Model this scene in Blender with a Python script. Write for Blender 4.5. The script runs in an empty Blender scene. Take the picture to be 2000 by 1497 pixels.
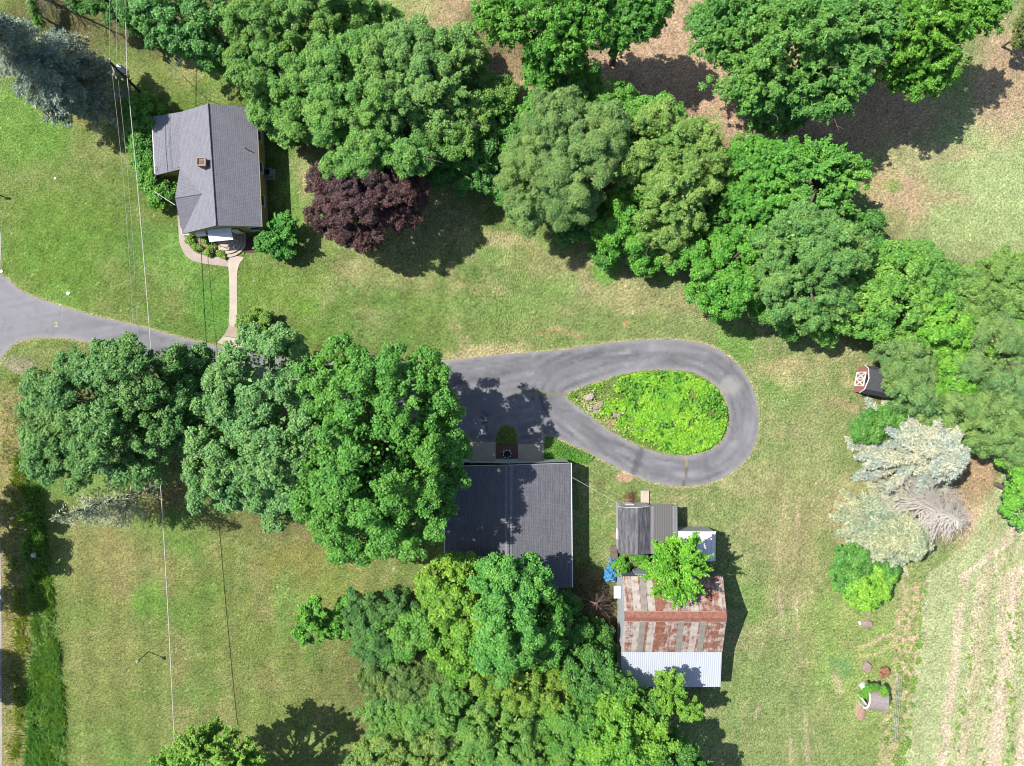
import bpy, bmesh, math, random
import numpy as np
from mathutils import Vector, geometry
R_ = math.radians
SC = bpy.context.scene
COL = SC.collection
# ------------------------------------------------------------------ camera, sky, sun, exposure
D = 80.0                                   # camera height over the lawn
cam = bpy.data.objects.new("camera", bpy.data.cameras.new("camera"))
COL.objects.link(cam); SC.camera = cam
cam.location = (0, 0, D)
cam.data.sensor_width = 36; cam.data.lens = 24
cam.data.clip_start = 0.5; cam.data.clip_end = 3000
SUN_EL, SUN_DIR = 54.0, -21.0              # elevation; heading of the cast shadows in the xy plane
w = bpy.data.worlds.new("World"); SC.world = w; w.use_nodes = True
nt = w.node_tree
sky = nt.nodes.new("ShaderNodeTexSky"); sky.sky_type = 'NISHITA'; sky.sun_disc = False
sky.sun_elevation = R_(SUN_EL)
sx, sy = -math.cos(R_(SUN_DIR)), -math.sin(R_(SUN_DIR))
sky.sun_rotation = math.atan2(sx, sy)
nt.links.new(sky.outputs[0], nt.nodes["Background"].inputs[0])
nt.nodes["Background"].inputs[1].default_value = 0.105
sl = bpy.data.lights.new("sun", 'SUN'); sl.energy = 5.0; sl.angle = R_(0.5); sl.color = (1.0, 0.955, 0.88)
sun = bpy.data.objects.new("sun", sl); COL.objects.link(sun)
ce = math.cos(R_(SUN_EL))
sun.rotation_euler = Vector((-sx * ce, -sy * ce, -math.sin(R_(SUN_EL)))).to_track_quat('-Z', 'Y').to_euler()
SC.view_settings.view_transform = 'Standard'; SC.view_settings.look = 'None'
SC.view_settings.gamma = 1; SC.view_settings.exposure = 0.82
SC.cycles.pixel_filter_type = 'BLACKMAN_HARRIS'; SC.cycles.filter_width = 1.05
SC.cycles.max_bounces = 6; SC.cycles.diffuse_bounces = 3; SC.cycles.transmission_bounces = 4
SC.cycles.caustics_reflective = False; SC.cycles.caustics_refractive = False
K = 2.1
rng = np.random.default_rng(7)

# ------------------------------------------------------------------ helpers
M2 = 0.06                                  # metres per photo pixel on the ground
def P(px, py, z=0.0):
    f = M2 * (1 - z / D)
    return Vector(((px - 1000) * f, (748.5 - py) * f, z))
def lin(c): return tuple(((v / 255) / 12.92 if v <= 10.3 else ((v / 255 + .055) / 1.055) ** 2.4) for v in c)
def A(*c): return tuple(v / K for v in lin(c))            # base colour of a sunlit flat surface
def LS(*c): return tuple(v / K * 1.4 for v in lin(c))     # needle and dark leaf colour
def LC(*c): return tuple((v * .6 + u * .4) / K * 1.85 * q for v, u, q in zip(lin(c), lin((98, 156, 68)), (.93, 1.0, .82)))     # leaf colour, kept near a common mid green
def link(o, parent=None):
    COL.objects.link(o)
    if parent: o.parent = parent
    return o
def origin(o):
    v = Vector((0, 0, 0))
    while o: v += o.location; o = o.parent
    return v
def tag(o, label=None, cat=None, group=None, kind=None):
    if label: o["label"] = label
    if cat: o["category"] = cat
    if group: o["group"] = group
    if kind: o["kind"] = kind
    return o
def thing(name, loc, label, cat, group=None):
    o = bpy.data.objects.new(name, None); o.location = loc; o.empty_display_size = .2
    COL.objects.link(o)
    return tag(o, label, cat, group)
def auto_uv(pts):
    n = Vector((0, 0, 0))
    for i in range(len(pts)):
        a, b = pts[i], pts[(i + 1) % len(pts)]
        n += Vector(((a.y - b.y) * (a.z + b.z), (a.z - b.z) * (a.x + b.x), (a.x - b.x) * (a.y + b.y)))
    n.normalize()
    if abs(n.z) > .995: u, v = Vector((1, 0, 0)), Vector((0, 1, 0))
    else:
        u = Vector((0, 0, 1)).cross(n).normalized(); v = n.cross(u)
    return [(p.dot(u), p.dot(v)) for p in pts]
def mesh(name, faces, mat, parent=None, smooth=False):
    """faces: list of point lists in world coordinates -> ONE mesh object"""
    o0 = origin(parent) if parent else Vector((0, 0, 0))
    me = bpy.data.meshes.new(name)
    vs, fs, uv, idx = [], [], [], {}
    for f in faces:
        f = [Vector(p) for p in f]
        uv += auto_uv(f)
        ids = []
        for p in f:
            k = (round(p.x, 4), round(p.y, 4), round(p.z, 4))
            if k not in idx: idx[k] = len(vs); vs.append(p - o0)
            ids.append(idx[k])
        fs.append(ids)
    me.from_pydata(vs, [], fs)
    ul = me.uv_layers.new(name="UVMap")
    if len(ul.data) == len(uv): ul.data.foreach_set("uv", [c for p in uv for c in p])
    me.materials.append(mat)
    if smooth: me.shade_smooth()
    return link(bpy.data.objects.new(name, me), parent)
def box(c, s, rot=0.0, top=1.0):
    """box centred on c (bottom at c.z), size s, rot about z; top scales the upper face"""
    cr, sr = math.cos(rot), math.sin(rot); c = Vector(c)
    def q(x, y, z): return c + Vector((x * cr - y * sr, x * sr + y * cr, z))
    x, y, z = s[0] / 2, s[1] / 2, s[2]
    b = [q(-x, -y, 0), q(x, -y, 0), q(x, y, 0), q(-x, y, 0)]
    t = [q(-x * top, -y * top, z), q(x * top, -y * top, z), q(x * top, y * top, z), q(-x * top, y * top, z)]
    return [b[::-1], t] + [[b[i], b[(i + 1) % 4], t[(i + 1) % 4], t[i]] for i in range(4)]
def prism(pts, z0, z1):
    b = [Vector((p[0], p[1], z0)) for p in pts]; t = [Vector((p[0], p[1], z1)) for p in pts]
    n = len(b)
    return [b[::-1], t] + [[b[i], b[(i + 1) % n], t[(i + 1) % n], t[i]] for i in range(n)]
def slab(pts, th):
    """polygon (counter-clockwise from above) thickened downwards"""
    t = [Vector(p) for p in pts]; b = [p - Vector((0, 0, th)) for p in t]; n = len(t)
    return [t, b[::-1]] + [[b[i], b[(i + 1) % n], t[(i + 1) % n], t[i]] for i in range(n)]
def tube(pts, rad, n=8, cap=True):
    pts = [Vector(p) for p in pts]; rings = []
    if not hasattr(rad, '__len__'): rad = [rad] * len(pts)
    for i, p in enumerate(pts):
        d = (pts[min(i + 1, len(pts) - 1)] - pts[max(i - 1, 0)]).normalized()
        a = d.cross(Vector((0, 0, 1)) if abs(d.z) < .9 else Vector((1, 0, 0))).normalized(); b = d.cross(a)
        rings.append([p + (a * math.cos(t) + b * math.sin(t)) * rad[i] for t in [2 * math.pi * k / n for k in range(n)]])
    f = []
    for i in range(len(rings) - 1):
        for k in range(n):
            f.append([rings[i][k], rings[i][(k + 1) % n], rings[i + 1][(k + 1) % n], rings[i + 1][k]])
    if cap: f += [rings[0][::-1], rings[-1]]
    return f
def lathe(c, prof, n=16):
    c = Vector(c); f = []
    ring = [[c + Vector((r * math.cos(2 * math.pi * k / n), r * math.sin(2 * math.pi * k / n), z)) for k in range(n)] for r, z in prof]
    for i in range(len(ring) - 1):
        for k in range(n): f.append([ring[i][k], ring[i][(k + 1) % n], ring[i + 1][(k + 1) % n], ring[i + 1][k]])
    return f + [ring[0][::-1], ring[-1]]
def spline(pts, n=6, closed=True):
    p = [np.array(q, float) for q in pts]; out = []; L = len(p)
    for i in range(L if closed else L - 1):
        a, b, c, d = [p[j % L] if closed else p[max(0, min(L - 1, j))] for j in (i - 1, i, i + 1, i + 2)]
        for k in range(n):
            t = k / n
            out.append(.5 * (2 * b + (c - a) * t + (2 * a - 5 * b + 4 * c - d) * t * t + (3 * b - a - 3 * c + d) * t ** 3))
    if not closed: out.append(p[-1])
    return [tuple(q) for q in out]
def sheet(name, loops, z, mat, parent=None):
    """flat sheet from px loops (first outer, rest holes) at height z"""
    V = [[Vector((*P(*q).xy, z)) for q in l] for l in loops]
    flat = [v for l in V for v in l]
    tris = geometry.tessellate_polygon(V)
    f = []
    for t in tris:
        q = [flat[i] for i in t]
        if (q[1] - q[0]).cross(q[2] - q[0]).z < 0: q.reverse()
        f.append(q)
    return mesh(name, f, mat, parent)
def quads(name, V, mat, parent=None):
    """V (n,4,3) world coordinates -> mesh of n quads"""
    n = len(V); me = bpy.data.meshes.new(name)
    V = V.reshape(-1, 3).astype(np.float32)
    if parent: V = V - np.array(origin(parent), np.float32)
    me.vertices.add(n * 4); me.vertices.foreach_set("co", np.ascontiguousarray(V).ravel())
    me.loops.add(n * 4); me.loops.foreach_set("vertex_index", np.arange(n * 4, dtype=np.int32))
    me.polygons.add(n); me.polygons.foreach_set("loop_start", np.arange(0, n * 4, 4, dtype=np.int32))
    me.polygons.foreach_set("loop_total", np.full(n, 4, np.int32))
    me.update(calc_edges=True); me.materials.append(mat)
    return link(bpy.data.objects.new(name, me), parent)

# ------------------------------------------------------------------ materials
class N:
    def __init__(s, name, rough=.85, spec=.3):
        s.m = bpy.data.materials.new(name); s.m.use_nodes = True; s.t = s.m.node_tree
        s.b = s.t.nodes["Principled BSDF"]; s.b.inputs["Roughness"].default_value = rough
        s.b.inputs["Specular IOR Level"].default_value = spec
        s.out = s.t.nodes["Material Output"]
    def n(s, typ, **kw):
        o = s.t.nodes.new("ShaderNode" + typ)
        for k, v in kw.items(): setattr(o, k, v)
        return o
    def put(s, sock, v):
        if hasattr(v, 'is_linked') or hasattr(v, 'links'): s.t.links.new(v, sock)
        elif isinstance(v, tuple): sock.default_value = (*v, 1) if len(v) == 3 and len(sock.default_value) == 4 else v
        else: sock.default_value = v
    def coord(s, kind="Object", scale=None):
        c = s.n("TexCoord").outputs[kind]
        if scale is None: return c
        mp = s.n("Mapping"); s.put(mp.inputs[0], c); mp.inputs["Scale"].default_value = scale
        return mp.outputs[0]
    def noise(s, vec, scale, detail=4, rough=.6, lo=0., hi=1.):
        o = s.n("TexNoise"); s.put(o.inputs["Vector"], vec); o.inputs["Scale"].default_value = scale
        o.inputs["Detail"].default_value = detail; o.inputs["Roughness"].default_value = rough
        return s.rng(o.outputs[0], lo, hi) if (lo, hi) != (0, 1) else o.outputs[0]
    def rng(s, v, lo, hi, a=0., b=1.):
        r = s.n("MapRange"); s.put(r.inputs[0], v); r.inputs[1].default_value = lo; r.inputs[2].default_value = hi
        r.inputs[3].default_value = a; r.inputs[4].default_value = b
        return r.outputs[0]
    def mix(s, f, a, b, mode='MIX'):
        o = s.n("Mix", data_type='RGBA', blend_type=mode); s.put(o.inputs[0], f); s.put(o.inputs[6], a); s.put(o.inputs[7], b)
        return o.outputs[2]
    def math(s, op, a, b=0.):
        o = s.n("Math", operation=op); s.put(o.inputs[0], a); s.put(o.inputs[1], b)
        return o.outputs[0]
    def bump(s, h, strength=.4, dist=.05):
        o = s.n("Bump"); o.inputs["Strength"].default_value = strength; o.inputs["Distance"].default_value = dist
        s.put(o.inputs["Height"], h); s.put(s.b.inputs["Normal"], o.outputs[0])
    def col(s, v): s.put(s.b.inputs["Base Color"], v); return s
def plain(name, c, c2=None, scale=3., rough=.85, bump=0., metal=0.):
    m = N(name, rough); v = m.coord()
    c2 = c2 or tuple(x * .75 for x in c)
    f = m.noise(v, scale, 5, .65, .3, .7)
    m.col(m.mix(f, c, c2)); m.b.inputs["Metallic"].default_value = metal
    if bump: m.bump(m.noise(v, scale * 6, 4), bump, .03)
    return m.m
def leaf(name, c, c2=None, tr=.27, rough=.5):
    m = N(name, rough, .35); v = m.coord()
    c2 = c2 or (c[0] * 1.25 + .012, c[1] * 1.12, c[2] * .8)
    dk = tuple(x * .62 for x in c)
    g = m.n("NewGeometry").outputs["Random Per Island"]
    f = m.noise(v, .55, 4, .65, .38, .64)
    base = m.mix(f, (c[0] * .72, c[1] * .84, c[2] * .9), (min(1, c2[0] * 1.3), min(1, c2[1] * 1.14), c2[2]))
    h = m.noise(v, .13, 3, .6, .4, .62)
    base = m.mix(m.math('MULTIPLY', h, .55), base, (c2[0] * 1.35 + .01, c2[1] * 1.08, c2[2] * .7))
    f2 = m.math('MULTIPLY', m.rng(g, 0, 1), .7)
    base = m.mix(f2, base, m.mix(m.math('GREATER_THAN', m.math('FRACT', m.math('MULTIPLY', g, 37.)), .72), dk, tuple(min(1, x * 1.35) for x in c2)))
    m.col(base)
    t = m.n("BsdfTranslucent"); m.put(t.inputs[0], m.mix(.5, base, tuple(min(1, x * q) for x, q in zip(c2, (1.5, 1.35, .7)))))
    s = m.n("MixShader"); s.inputs[0].default_value = tr
    m.put(s.inputs[1], m.b.outputs[0]); m.put(s.inputs[2], t.outputs[0]); m.put(m.out.inputs[0], s.outputs[0])
    return m.m
def shingle(name, c, c2, cw=.33, ch=.2, streak=.0):
    m = N(name, .9, .2); uv = m.coord("UV")
    b = m.n("TexBrick"); m.put(b.inputs["Vector"], uv)
    b.inputs["Scale"].default_value = 1; b.inputs["Brick Width"].default_value = cw; b.inputs["Row Height"].default_value = ch
    b.inputs["Mortar Size"].default_value = .022; b.inputs["Mortar Smooth"].default_value = .4; b.inputs["Bias"].default_value = .1
    m.put(b.inputs["Color1"], c); m.put(b.inputs["Color2"], c2); m.put(b.inputs["Mortar"], tuple(x * .42 for x in c))
    f = m.noise(m.coord("UV", (1.2, .35, 1)), 1.2, 5, .65, .3, .75)
    base = m.mix(m.math('MULTIPLY', f, .45), b.outputs[0], tuple(x * .6 for x in c2))
    g = m.noise(uv, 9., 3, .7, .35, .7)
    base = m.mix(m.math('MULTIPLY', g, .35), base, tuple(min(1, x * 1.5) for x in c))
    if streak:
        s = m.noise(m.coord("UV", (.3, 2.2, 1)), 1.6, 5, .75, .42, .7)
        base = m.mix(m.math('MULTIPLY', s, streak), base, A(185, 188, 190))
    m.col(base); m.bump(m.math('SUBTRACT', 1., b.outputs[1]), .6, .03)
    return m.m
def ribs(m, uv, pitch, axis=0):
    s = m.n("SeparateXYZ"); m.put(s.inputs[0], uv)
    x = m.math('FRACT', m.math('DIVIDE', s.outputs[axis], pitch))
    return m.math('ABSOLUTE', m.math('SUBTRACT', m.math('MULTIPLY', x, 2.), 1.)), s
def metal_roof(name, c, dirt, pitch=.3, rust=0., ln=.38):
    m = N(name, .55, .4); uv = m.coord("UV")
    r, s = ribs(m, uv, pitch)
    line = m.rng(r, .72, .95)
    f = m.noise(m.coord("UV", (3, .5, 1)), 1., 5, .7, .42, .75)
    base = m.mix(m.math('MULTIPLY', f, .55), c, dirt)
    if rust:
        f2 = m.noise(m.coord("UV", (2.5, .7, 1)), .9, 6, .75, .62 - rust * .1, .72)
        base = m.mix(f2, base, A(150, 95, 70))
    base = m.mix(m.math('MULTIPLY', line, ln), base, tuple(x * .5 for x in c))
    m.col(base); m.bump(r, .8, .03)
    return m.m
def rust_roof():
    m = N("rusty_corrugated_metal", .8, .25); uv = m.coord("UV")
    r, s = ribs(m, uv, .11)
    cell = m.n("TexWhiteNoise", noise_dimensions='1D')
    m.put(cell.inputs["W"], m.math('FLOOR', m.math('DIVIDE', s.outputs[0], .78)))
    tone = cell.outputs[0]
    streak = m.noise(m.coord("UV", (5., .55, 1)), 1., 6, .75)
    blot = m.noise(m.coord("UV", (.9, 1.1, 1)), 1.1, 6, .7)
    f = m.math('ADD', m.math('MULTIPLY', streak, .55), m.math('ADD', m.math('MULTIPLY', blot, .7), m.math('MULTIPLY', tone, .22)))
    red = m.mix(m.noise(uv, 2.5, 4, .6, .35, .65), A(152, 84, 66), A(178, 116, 84))
    red = m.mix(m.math('MULTIPLY', tone, .55), red, A(134, 74, 66))
    base = m.mix(m.rng(f, .66, .8), red, A(226, 216, 206))
    base = m.mix(m.math('MULTIPLY', m.rng(r, .55, .95), .4), base, A(205, 190, 178))
    m.col(base); m.bump(r, .9, .025)
    return m.m
def siding(name, c, pitch=.16, axis=1, dark=.55):
    m = N(name, .7, .3); uv = m.coord("UV")
    r, s = ribs(m, uv, pitch, axis)
    f = m.noise(m.coord(), 1.5, 4, .6, .35, .75)
    base = m.mix(m.math('MULTIPLY', f, .3), c, tuple(x * .7 for x in c))
    m.col(m.mix(m.rng(r, .8, .97), base, tuple(x * dark for x in c))); m.bump(r, .5, .03)
    return m.m
def brickm(name, c1, c2, mo, w=.22, h=.09):
    m = N(name, .9, .2); b = m.n("TexBrick"); m.put(b.inputs["Vector"], m.coord("UV"))
    b.inputs["Scale"].default_value = 1; b.inputs["Brick Width"].default_value = w; b.inputs["Row Height"].default_value = h
    b.inputs["Mortar Size"].default_value = .012
    m.put(b.inputs["Color1"], c1); m.put(b.inputs["Color2"], c2); m.put(b.inputs["Mortar"], mo)
    m.col(m.mix(m.math('MULTIPLY', m.noise(m.coord(), 2., 4, .6, .3, .7), .5), b.outputs[0], tuple(x * .55 for x in c1)))
    m.bump(b.outputs[1], -.4, .02)
    return m.m
def concrete(name, c, c2):
    m = N(name, .9, .25); v = m.coord()
    base = m.mix(m.noise(v, .7, 6, .65, .35, .68), c, c2)
    base = m.mix(m.math('MULTIPLY', m.noise(v, 14, 3, .7, .4, .7), .35), base, tuple(x * .65 for x in c))
    m.col(base); m.bump(m.noise(v, 25, 3), .3, .01)
    return m.m
def asphalt():
    m = N("worn_asphalt", .9, .25); v = m.coord()
    a = m.n("Attribute", attribute_name="wear").outputs["Color"]
    base = m.mix(m.math('MULTIPLY', m.noise(v, 1.3, 6, .72, .42, .68), .4), a, m.mix(1., a, (1.22, 1.2, 1.16), 'MULTIPLY'))
    base = m.mix(m.math('MULTIPLY', m.noise(v, .55, 5, .7, .54, .7), .55), base, m.mix(1., base, (.72, .72, .76), 'MULTIPLY'))
    g = m.noise(v, 7., 3, .8, .3, .72)
    base = m.mix(m.math('MULTIPLY', g, .4), base, m.mix(1., base, (.66, .66, .7), 'MULTIPLY'))
    vo = m.n("TexVoronoi", feature='DISTANCE_TO_EDGE'); m.put(vo.inputs["Vector"], m.mix(.09, v, m.n("TexNoise").outputs[1])); vo.inputs["Scale"].default_value = .2
    cr = m.math('MULTIPLY', m.rng(vo.outputs[0], 0., .008, 1., 0.), m.noise(v, .2, 3, .6, .52, .6))
    base = m.mix(m.math('MULTIPLY', cr, .4), base, A(88, 84, 82))
    m.col(base); m.bump(g, .25, .01)
    return m.m
def glass():
    m = N("window_glass", .08, .6); m.col((.03, .04, .05)); return m.m

WHITE = plain("white_paint", (.62, .62, .6), (.5, .5, .49), 2)
DARK = plain("black_metal", (.018, .018, .02), rough=.5)
BARK = plain("tree_bark", A(150, 138, 124), A(104, 94, 84), 4, bump=.5)
DEADW = plain("bleached_dead_wood", A(196, 184, 168), A(160, 148, 132), 6)
GREYW = plain("grey_weathered_wood", A(150, 138, 124), A(108, 98, 88), 5)
SOIL = plain("bare_brown_soil", A(128, 104, 86), A(96, 78, 64), 3, bump=.6)
ROCK = plain("pink_grey_stone", A(200, 176, 162), A(160, 140, 130), 4, bump=.5)
GLASS = glass()
GALV = plain("galvanised_metal", A(190, 192, 194), A(150, 152, 156), 3, .45)
CONC = concrete("pale_concrete", A(236, 222, 206), A(214, 198, 182))

# ------------------------------------------------------------------ ground painting (albedo of dry and green grass, soil, field, plus some haze at the right)
def vnoise(x, y, s, seed):
    r = np.random.default_rng(seed); g = r.random((256, 256))
    x = x / s + 1000; y = y / s + 1000
    xi = np.floor(x).astype(int); yi = np.floor(y).astype(int); fx = x - xi; fy = y - yi
    fx = fx * fx * (3 - 2 * fx); fy = fy * fy * (3 - 2 * fy)
    a = g[xi % 256, yi % 256]; b = g[(xi + 1) % 256, yi % 256]; c = g[xi % 256, (yi + 1) % 256]; d = g[(xi + 1) % 256, (yi + 1) % 256]
    return (a * (1 - fx) + b * fx) * (1 - fy) + (c * (1 - fx) + d * fx) * fy
def fbm(x, y, s, seed, o=4):
    v = 0; a = .5; t = 0
    for i in range(o):
        v = v + a * vnoise(x, y, s / 2 ** i, seed + i); t += a; a *= .55
    return v / t
def sst(v, a, b):
    t = np.clip((v - a) / (b - a), 0, 1); return t * t * (3 - 2 * t)
def inpoly(x, y, poly):
    r = np.zeros(x.shape, bool); n = len(poly)
    for i in range(n):
        x0, y0 = poly[i]; x1, y1 = poly[(i + 1) % n]
        if y0 == y1: continue
        c = ((y0 > y) != (y1 > y)) & (x < (x1 - x0) * (y - y0) / (y1 - y0) + x0)
        r ^= c
    return r
def segdist(x, y, poly, closed=True):
    d = np.full(x.shape, 1e9); n = len(poly)
    for i in range(n if closed else n - 1):
        x0, y0 = poly[i]; x1, y1 = poly[(i + 1) % n]
        dx, dy = x1 - x0, y1 - y0; L = dx * dx + dy * dy + 1e-9
        t = np.clip(((x - x0) * dx + (y - y0) * dy) / L, 0, 1)
        d = np.minimum(d, np.hypot(x - x0 - t * dx, y - y0 - t * dy))
    return d

DRIVE_OUT = spline([(-260, 470), (-30, 470), (0, 535), (14, 545), (36, 565), (62, 579), (100, 592), (145, 606), (195, 620), (250, 632), (300, 645), (350, 659), (400, 671), (440, 681),
    (490, 691), (560, 700), (680, 708), (800, 706), (880, 704), (940, 697), (1000, 691), (1060, 687), (1110, 682), (1160, 674), (1210, 668), (1260, 665), (1310, 664), (1350, 667), (1385, 676), (1415, 691), (1442, 714),
    (1462, 742), (1475, 775), (1481, 812), (1480, 845), (1472, 873), (1457, 898), (1436, 918), (1408, 935), (1378, 945), (1342, 950), (1306, 948),
    (1268, 940), (1228, 924), (1190, 905), (1160, 889), (1130, 874), (1100, 861), (1076, 853), (1065, 854), (1062, 862), (1061, 870),
    (1012, 870), (1011, 850), (1004, 836), (990, 829), (977, 835), (969, 848), (967, 864), (940, 864), (918, 862), (905, 850), (870, 835), (800, 812), (680, 790), (560, 765), (440, 738), (340, 715), (250, 692), (190, 672), (140, 662), (100, 659),
    (62, 661), (36, 667), (18, 680), (4, 697), (-40, 760), (-260, 760)], 5)
ISLAND = spline([(1105, 772), (1130, 758), (1162, 747), (1205, 733), (1250, 725), (1300, 722), (1340, 725), (1370, 734), (1395, 751), (1413, 772), (1423, 800), (1425, 818),
    (1421, 842), (1411, 861), (1395, 875), (1370, 886), (1340, 891), (1300, 888), (1260, 877), (1220, 859), (1180, 835), (1150, 812), (1124, 792)], 5)
xs = np.concatenate([[-14000, -5000, -2000, -900, -500, -320], np.arange(-200, 2203, 3.6), [2320, 2500, 2900, 4000, 7000, 16000]])
ys = np.concatenate([[-14000, -5000, -2000, -900, -500, -320], np.arange(-200, 1703, 3.6), [1820, 2000, 2400, 3500, 6500, 15500]])
GX, GY = np.meshgrid(xs, ys)
gx, gy = GX.ravel(), GY.ravel()
DITCH = [(64, 890), (80, 925), (88, 1010), (100, 1130), (116, 1250), (128, 1400), (132, 1560), (44, 1560), (56, 1400), (66, 1250), (52, 1100), (44, 1000), (54, 930)]
def paint():
    wx = gx + 26 * (fbm(gx, gy, 60, 51) - .5) * 2; wy = gy + 26 * (fbm(gx, gy, 60, 61) - .5) * 2
    n1, n2, n3 = fbm(gx, gy, 210, 1), fbm(gx, gy, 70, 11), fbm(gx, gy, 16, 21, 3)
    c = np.array(A(112, 138, 64))[None] + np.zeros((len(gx), 3))
    def mixc(col, m):
        nonlocal c
        m = np.clip(m, 0, 1)[:, None]; c = c * (1 - m) + np.array(A(*col))[None] * m
    right = sst(gx, 450, 1500)
    mixc((136, 150, 84), sst(.6 * n1 + .4 * n2, .38, .62) * .7)
    mixc((152, 168, 106), right * .66)  # paler towards the right: drier grass, with some haze painted into the colour
    dry = .14 + .34 * sst(gx, 480, 900) * (1 - .35 * sst(gx, 1350, 1600)) * (1 - .45 * sst(gy, 1150, 1400))
    mixc((174, 164, 120), sst(.55 * n2 + .45 * n3, .47, .66) * dry)
    mixc((100, 144, 66), sst(fbm(gx, gy, 95, 31), .55, .72) * (.5 - .35 * right))
    mixc((132, 178, 84), sst(fbm(gx, gy, 120, 41), .6, .75) * .45)
    def blob(px, py, rx, ry, col, s=1., soft=.45, ang=0.):
        a = math.radians(ang); dx, dy = wx - px, wy - py
        u = (dx * math.cos(a) + dy * math.sin(a)) / rx; v = (-dx * math.sin(a) + dy * math.cos(a)) / ry
        mixc(col, s * (1 - sst(np.hypot(u, v), 1 - soft, 1 + soft)))
    TAN, PINK, STRAW = (186, 166, 124), (198, 168, 136), (202, 186, 138)
    # open field and bare pinkish earth at the upper right
    blob(1890, 420, 210, 190, (170, 188, 122), .85)
    blob(1960, 330, 90, 120, (178, 196, 130), .7)
    blob(1340, 140, 240, 150, PINK, .95, .3); blob(1440, 235, 110, 70, PINK, .95, .3, 20)
    blob(1650, 220, 190, 70, (196, 166, 132), .9, .4); blob(1960, 150, 60, 120, PINK, .8)
    blob(1760, 385, 60, 62, PINK, .8); blob(1715, 345, 40, 40, (196, 178, 130), .7); blob(1830, 300, 90, 22, PINK, .4)
    blob(1860, 385, 46, 16, PINK, .4); blob(1745, 360, 16, 14, (140, 170, 90), .8); blob(1700, 430, 60, 28, (160, 180, 105), .6)
    blob(1390, 250, 26, 30, (160, 178, 110), .7); blob(1440, 310, 46, 36, (206, 182, 140), .8)
    blob(860, 10, 90, 40, PINK, .7); blob(790, 15, 60, 40, (170, 185, 110), .6); blob(955, 105, 40, 70, PINK, .75); blob(1000, 160, 40, 60, (196, 172, 130), .8)
    # middle lawn
    for a in [(1000, 480, 60, 16, 10, .5), (830, 440, 90, 60, 0, .5), (980, 470, 50, 18, 0, .55), (1300, 590, 90, 24, 12, .4), (950, 683, 80, 16, 0, .85), (1090, 645, 26, 6, 0, .6), (1210, 600, 60, 14, 5, .45),
              (1100, 520, 120, 30, 8, .35), (1180, 565, 70, 22, 0, .45), (1540, 730, 40, 22, 0, .8), (1505, 715, 40, 16, 8, .6), (1640, 700, 50, 20, 0, .4), (1650, 795, 40, 10, 12, .7),
              (1660, 745, 10, 20, 0, .7), (1590, 860, 40, 120, 4, .3), (1530, 1010, 60, 100, 6, .45), (1470, 940, 60, 26, -20, .5), (1545, 1120, 40, 110, 8, .5), (1570, 1250, 30, 90, 6, .35),
              (1640, 1070, 12, 36, -8, .9), (1700, 960, 70, 40, 0, .6), (1660, 990, 20, 70, 0, .6), (600, 345, 14, 22, 0, .7), (595, 330, 20, 50, 0, .5), (620, 570, 40, 30, 0, .35), (760, 530, 90, 40, 0, .35)]:
        blob(a[0], a[1], a[2], a[3], TAN if a[4] > 5 else STRAW, a[5] * (.62 if a[0] > 1450 and a[3] > 12 else .85), .5, a[4])
    blob(1090, 560, 40, 36, (128, 172, 84), .5); blob(1010, 605, 60, 20, (130, 170, 86), .4); blob(1180, 535, 26, 26, (116, 168, 72), .9, .35); blob(880, 590, 60, 24, (130, 166, 84), .4)
    blob(600, 660, 90, 30, (108, 150, 56), .7); blob(590, 590, 26, 24, (104, 150, 48), .7); blob(560, 560, 90, 40, (122, 160, 68), .5)
    blob(1440, 670, 40, 46, (118, 168, 72), .6); blob(1225, 935, 14, 9, PINK, .95, .3); blob(1180, 945, 12, 8, (120, 100, 72), .6); blob(1215, 632, 9, 5, (190, 140, 100), .8); blob(1088, 652, 40, 4, (196, 150, 110), .5)
    for q in ([(1528, 830), (1532, 960), (1520, 1120), (1535, 1300), (1545, 1500)], [(1556, 830), (1560, 960), (1550, 1120), (1566, 1300), (1578, 1500)], [(1500, 1320), (1476, 1400)], [(1640, 980), (1652, 1100)]):
        d = segdist(gx, gy, spline(q, 5, False), False); mixc((206, 190, 150), (1 - sst(d + (n3 - .5) * 12, 1, 6)) * .6 * sst(n2, .35, .6))
    # left lawn
    blob(60, 250, 90, 80, (106, 158, 58), .6); blob(140, 225, 60, 18, (176, 152, 104), .5); blob(185, 190, 50, 16, (178, 146, 108), .6); blob(120, 480, 110, 120, (110, 150, 54), .5)
    blob(360, 120, 60, 40, (150, 160, 80), .5); blob(370, 130, 20, 26, (178, 168, 118), .5); blob(150, 112, 30, 9, (190, 140, 98), .8); blob(60, 60, 60, 60, (116, 166, 50), .6); blob(420, 590, 50, 60, (100, 160, 62), .55)
    blob(30, 740, 60, 50, (104, 130, 58), .5); blob(40, 715, 30, 16, (190, 170, 150), .5)
    # lower left lawn, mown stripes
    st = np.sin((gx - .1 * gy) / 15.) * .5 + .5
    ll = sst(gx, 110, 150) * sst(gy, 960, 1040) * (1 - sst(gx, 720, 800))
    mixc((134, 144, 80), ll * .55); mixc((158, 150, 98), ll * sst(st * .3 + n2 * .7, .5, .72) * .4); mixc((108, 146, 66), ll * sst(fbm(gx, gy, 80, 77) , .52, .7) * .6)
    blob(250, 1100, 90, 60, (160, 148, 98), .35); blob(330, 975, 60, 30, (184, 150, 104), .5); blob(200, 1180, 60, 200, (154, 146, 90), .25); blob(600, 1090, 90, 36, (150, 146, 78), .6); blob(650, 1180, 90, 60, (150, 156, 80), .4); blob(560, 1180, 24, 60, (120, 160, 80), .5); blob(290, 1170, 30, 40, (108, 160, 62), .55)
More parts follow.
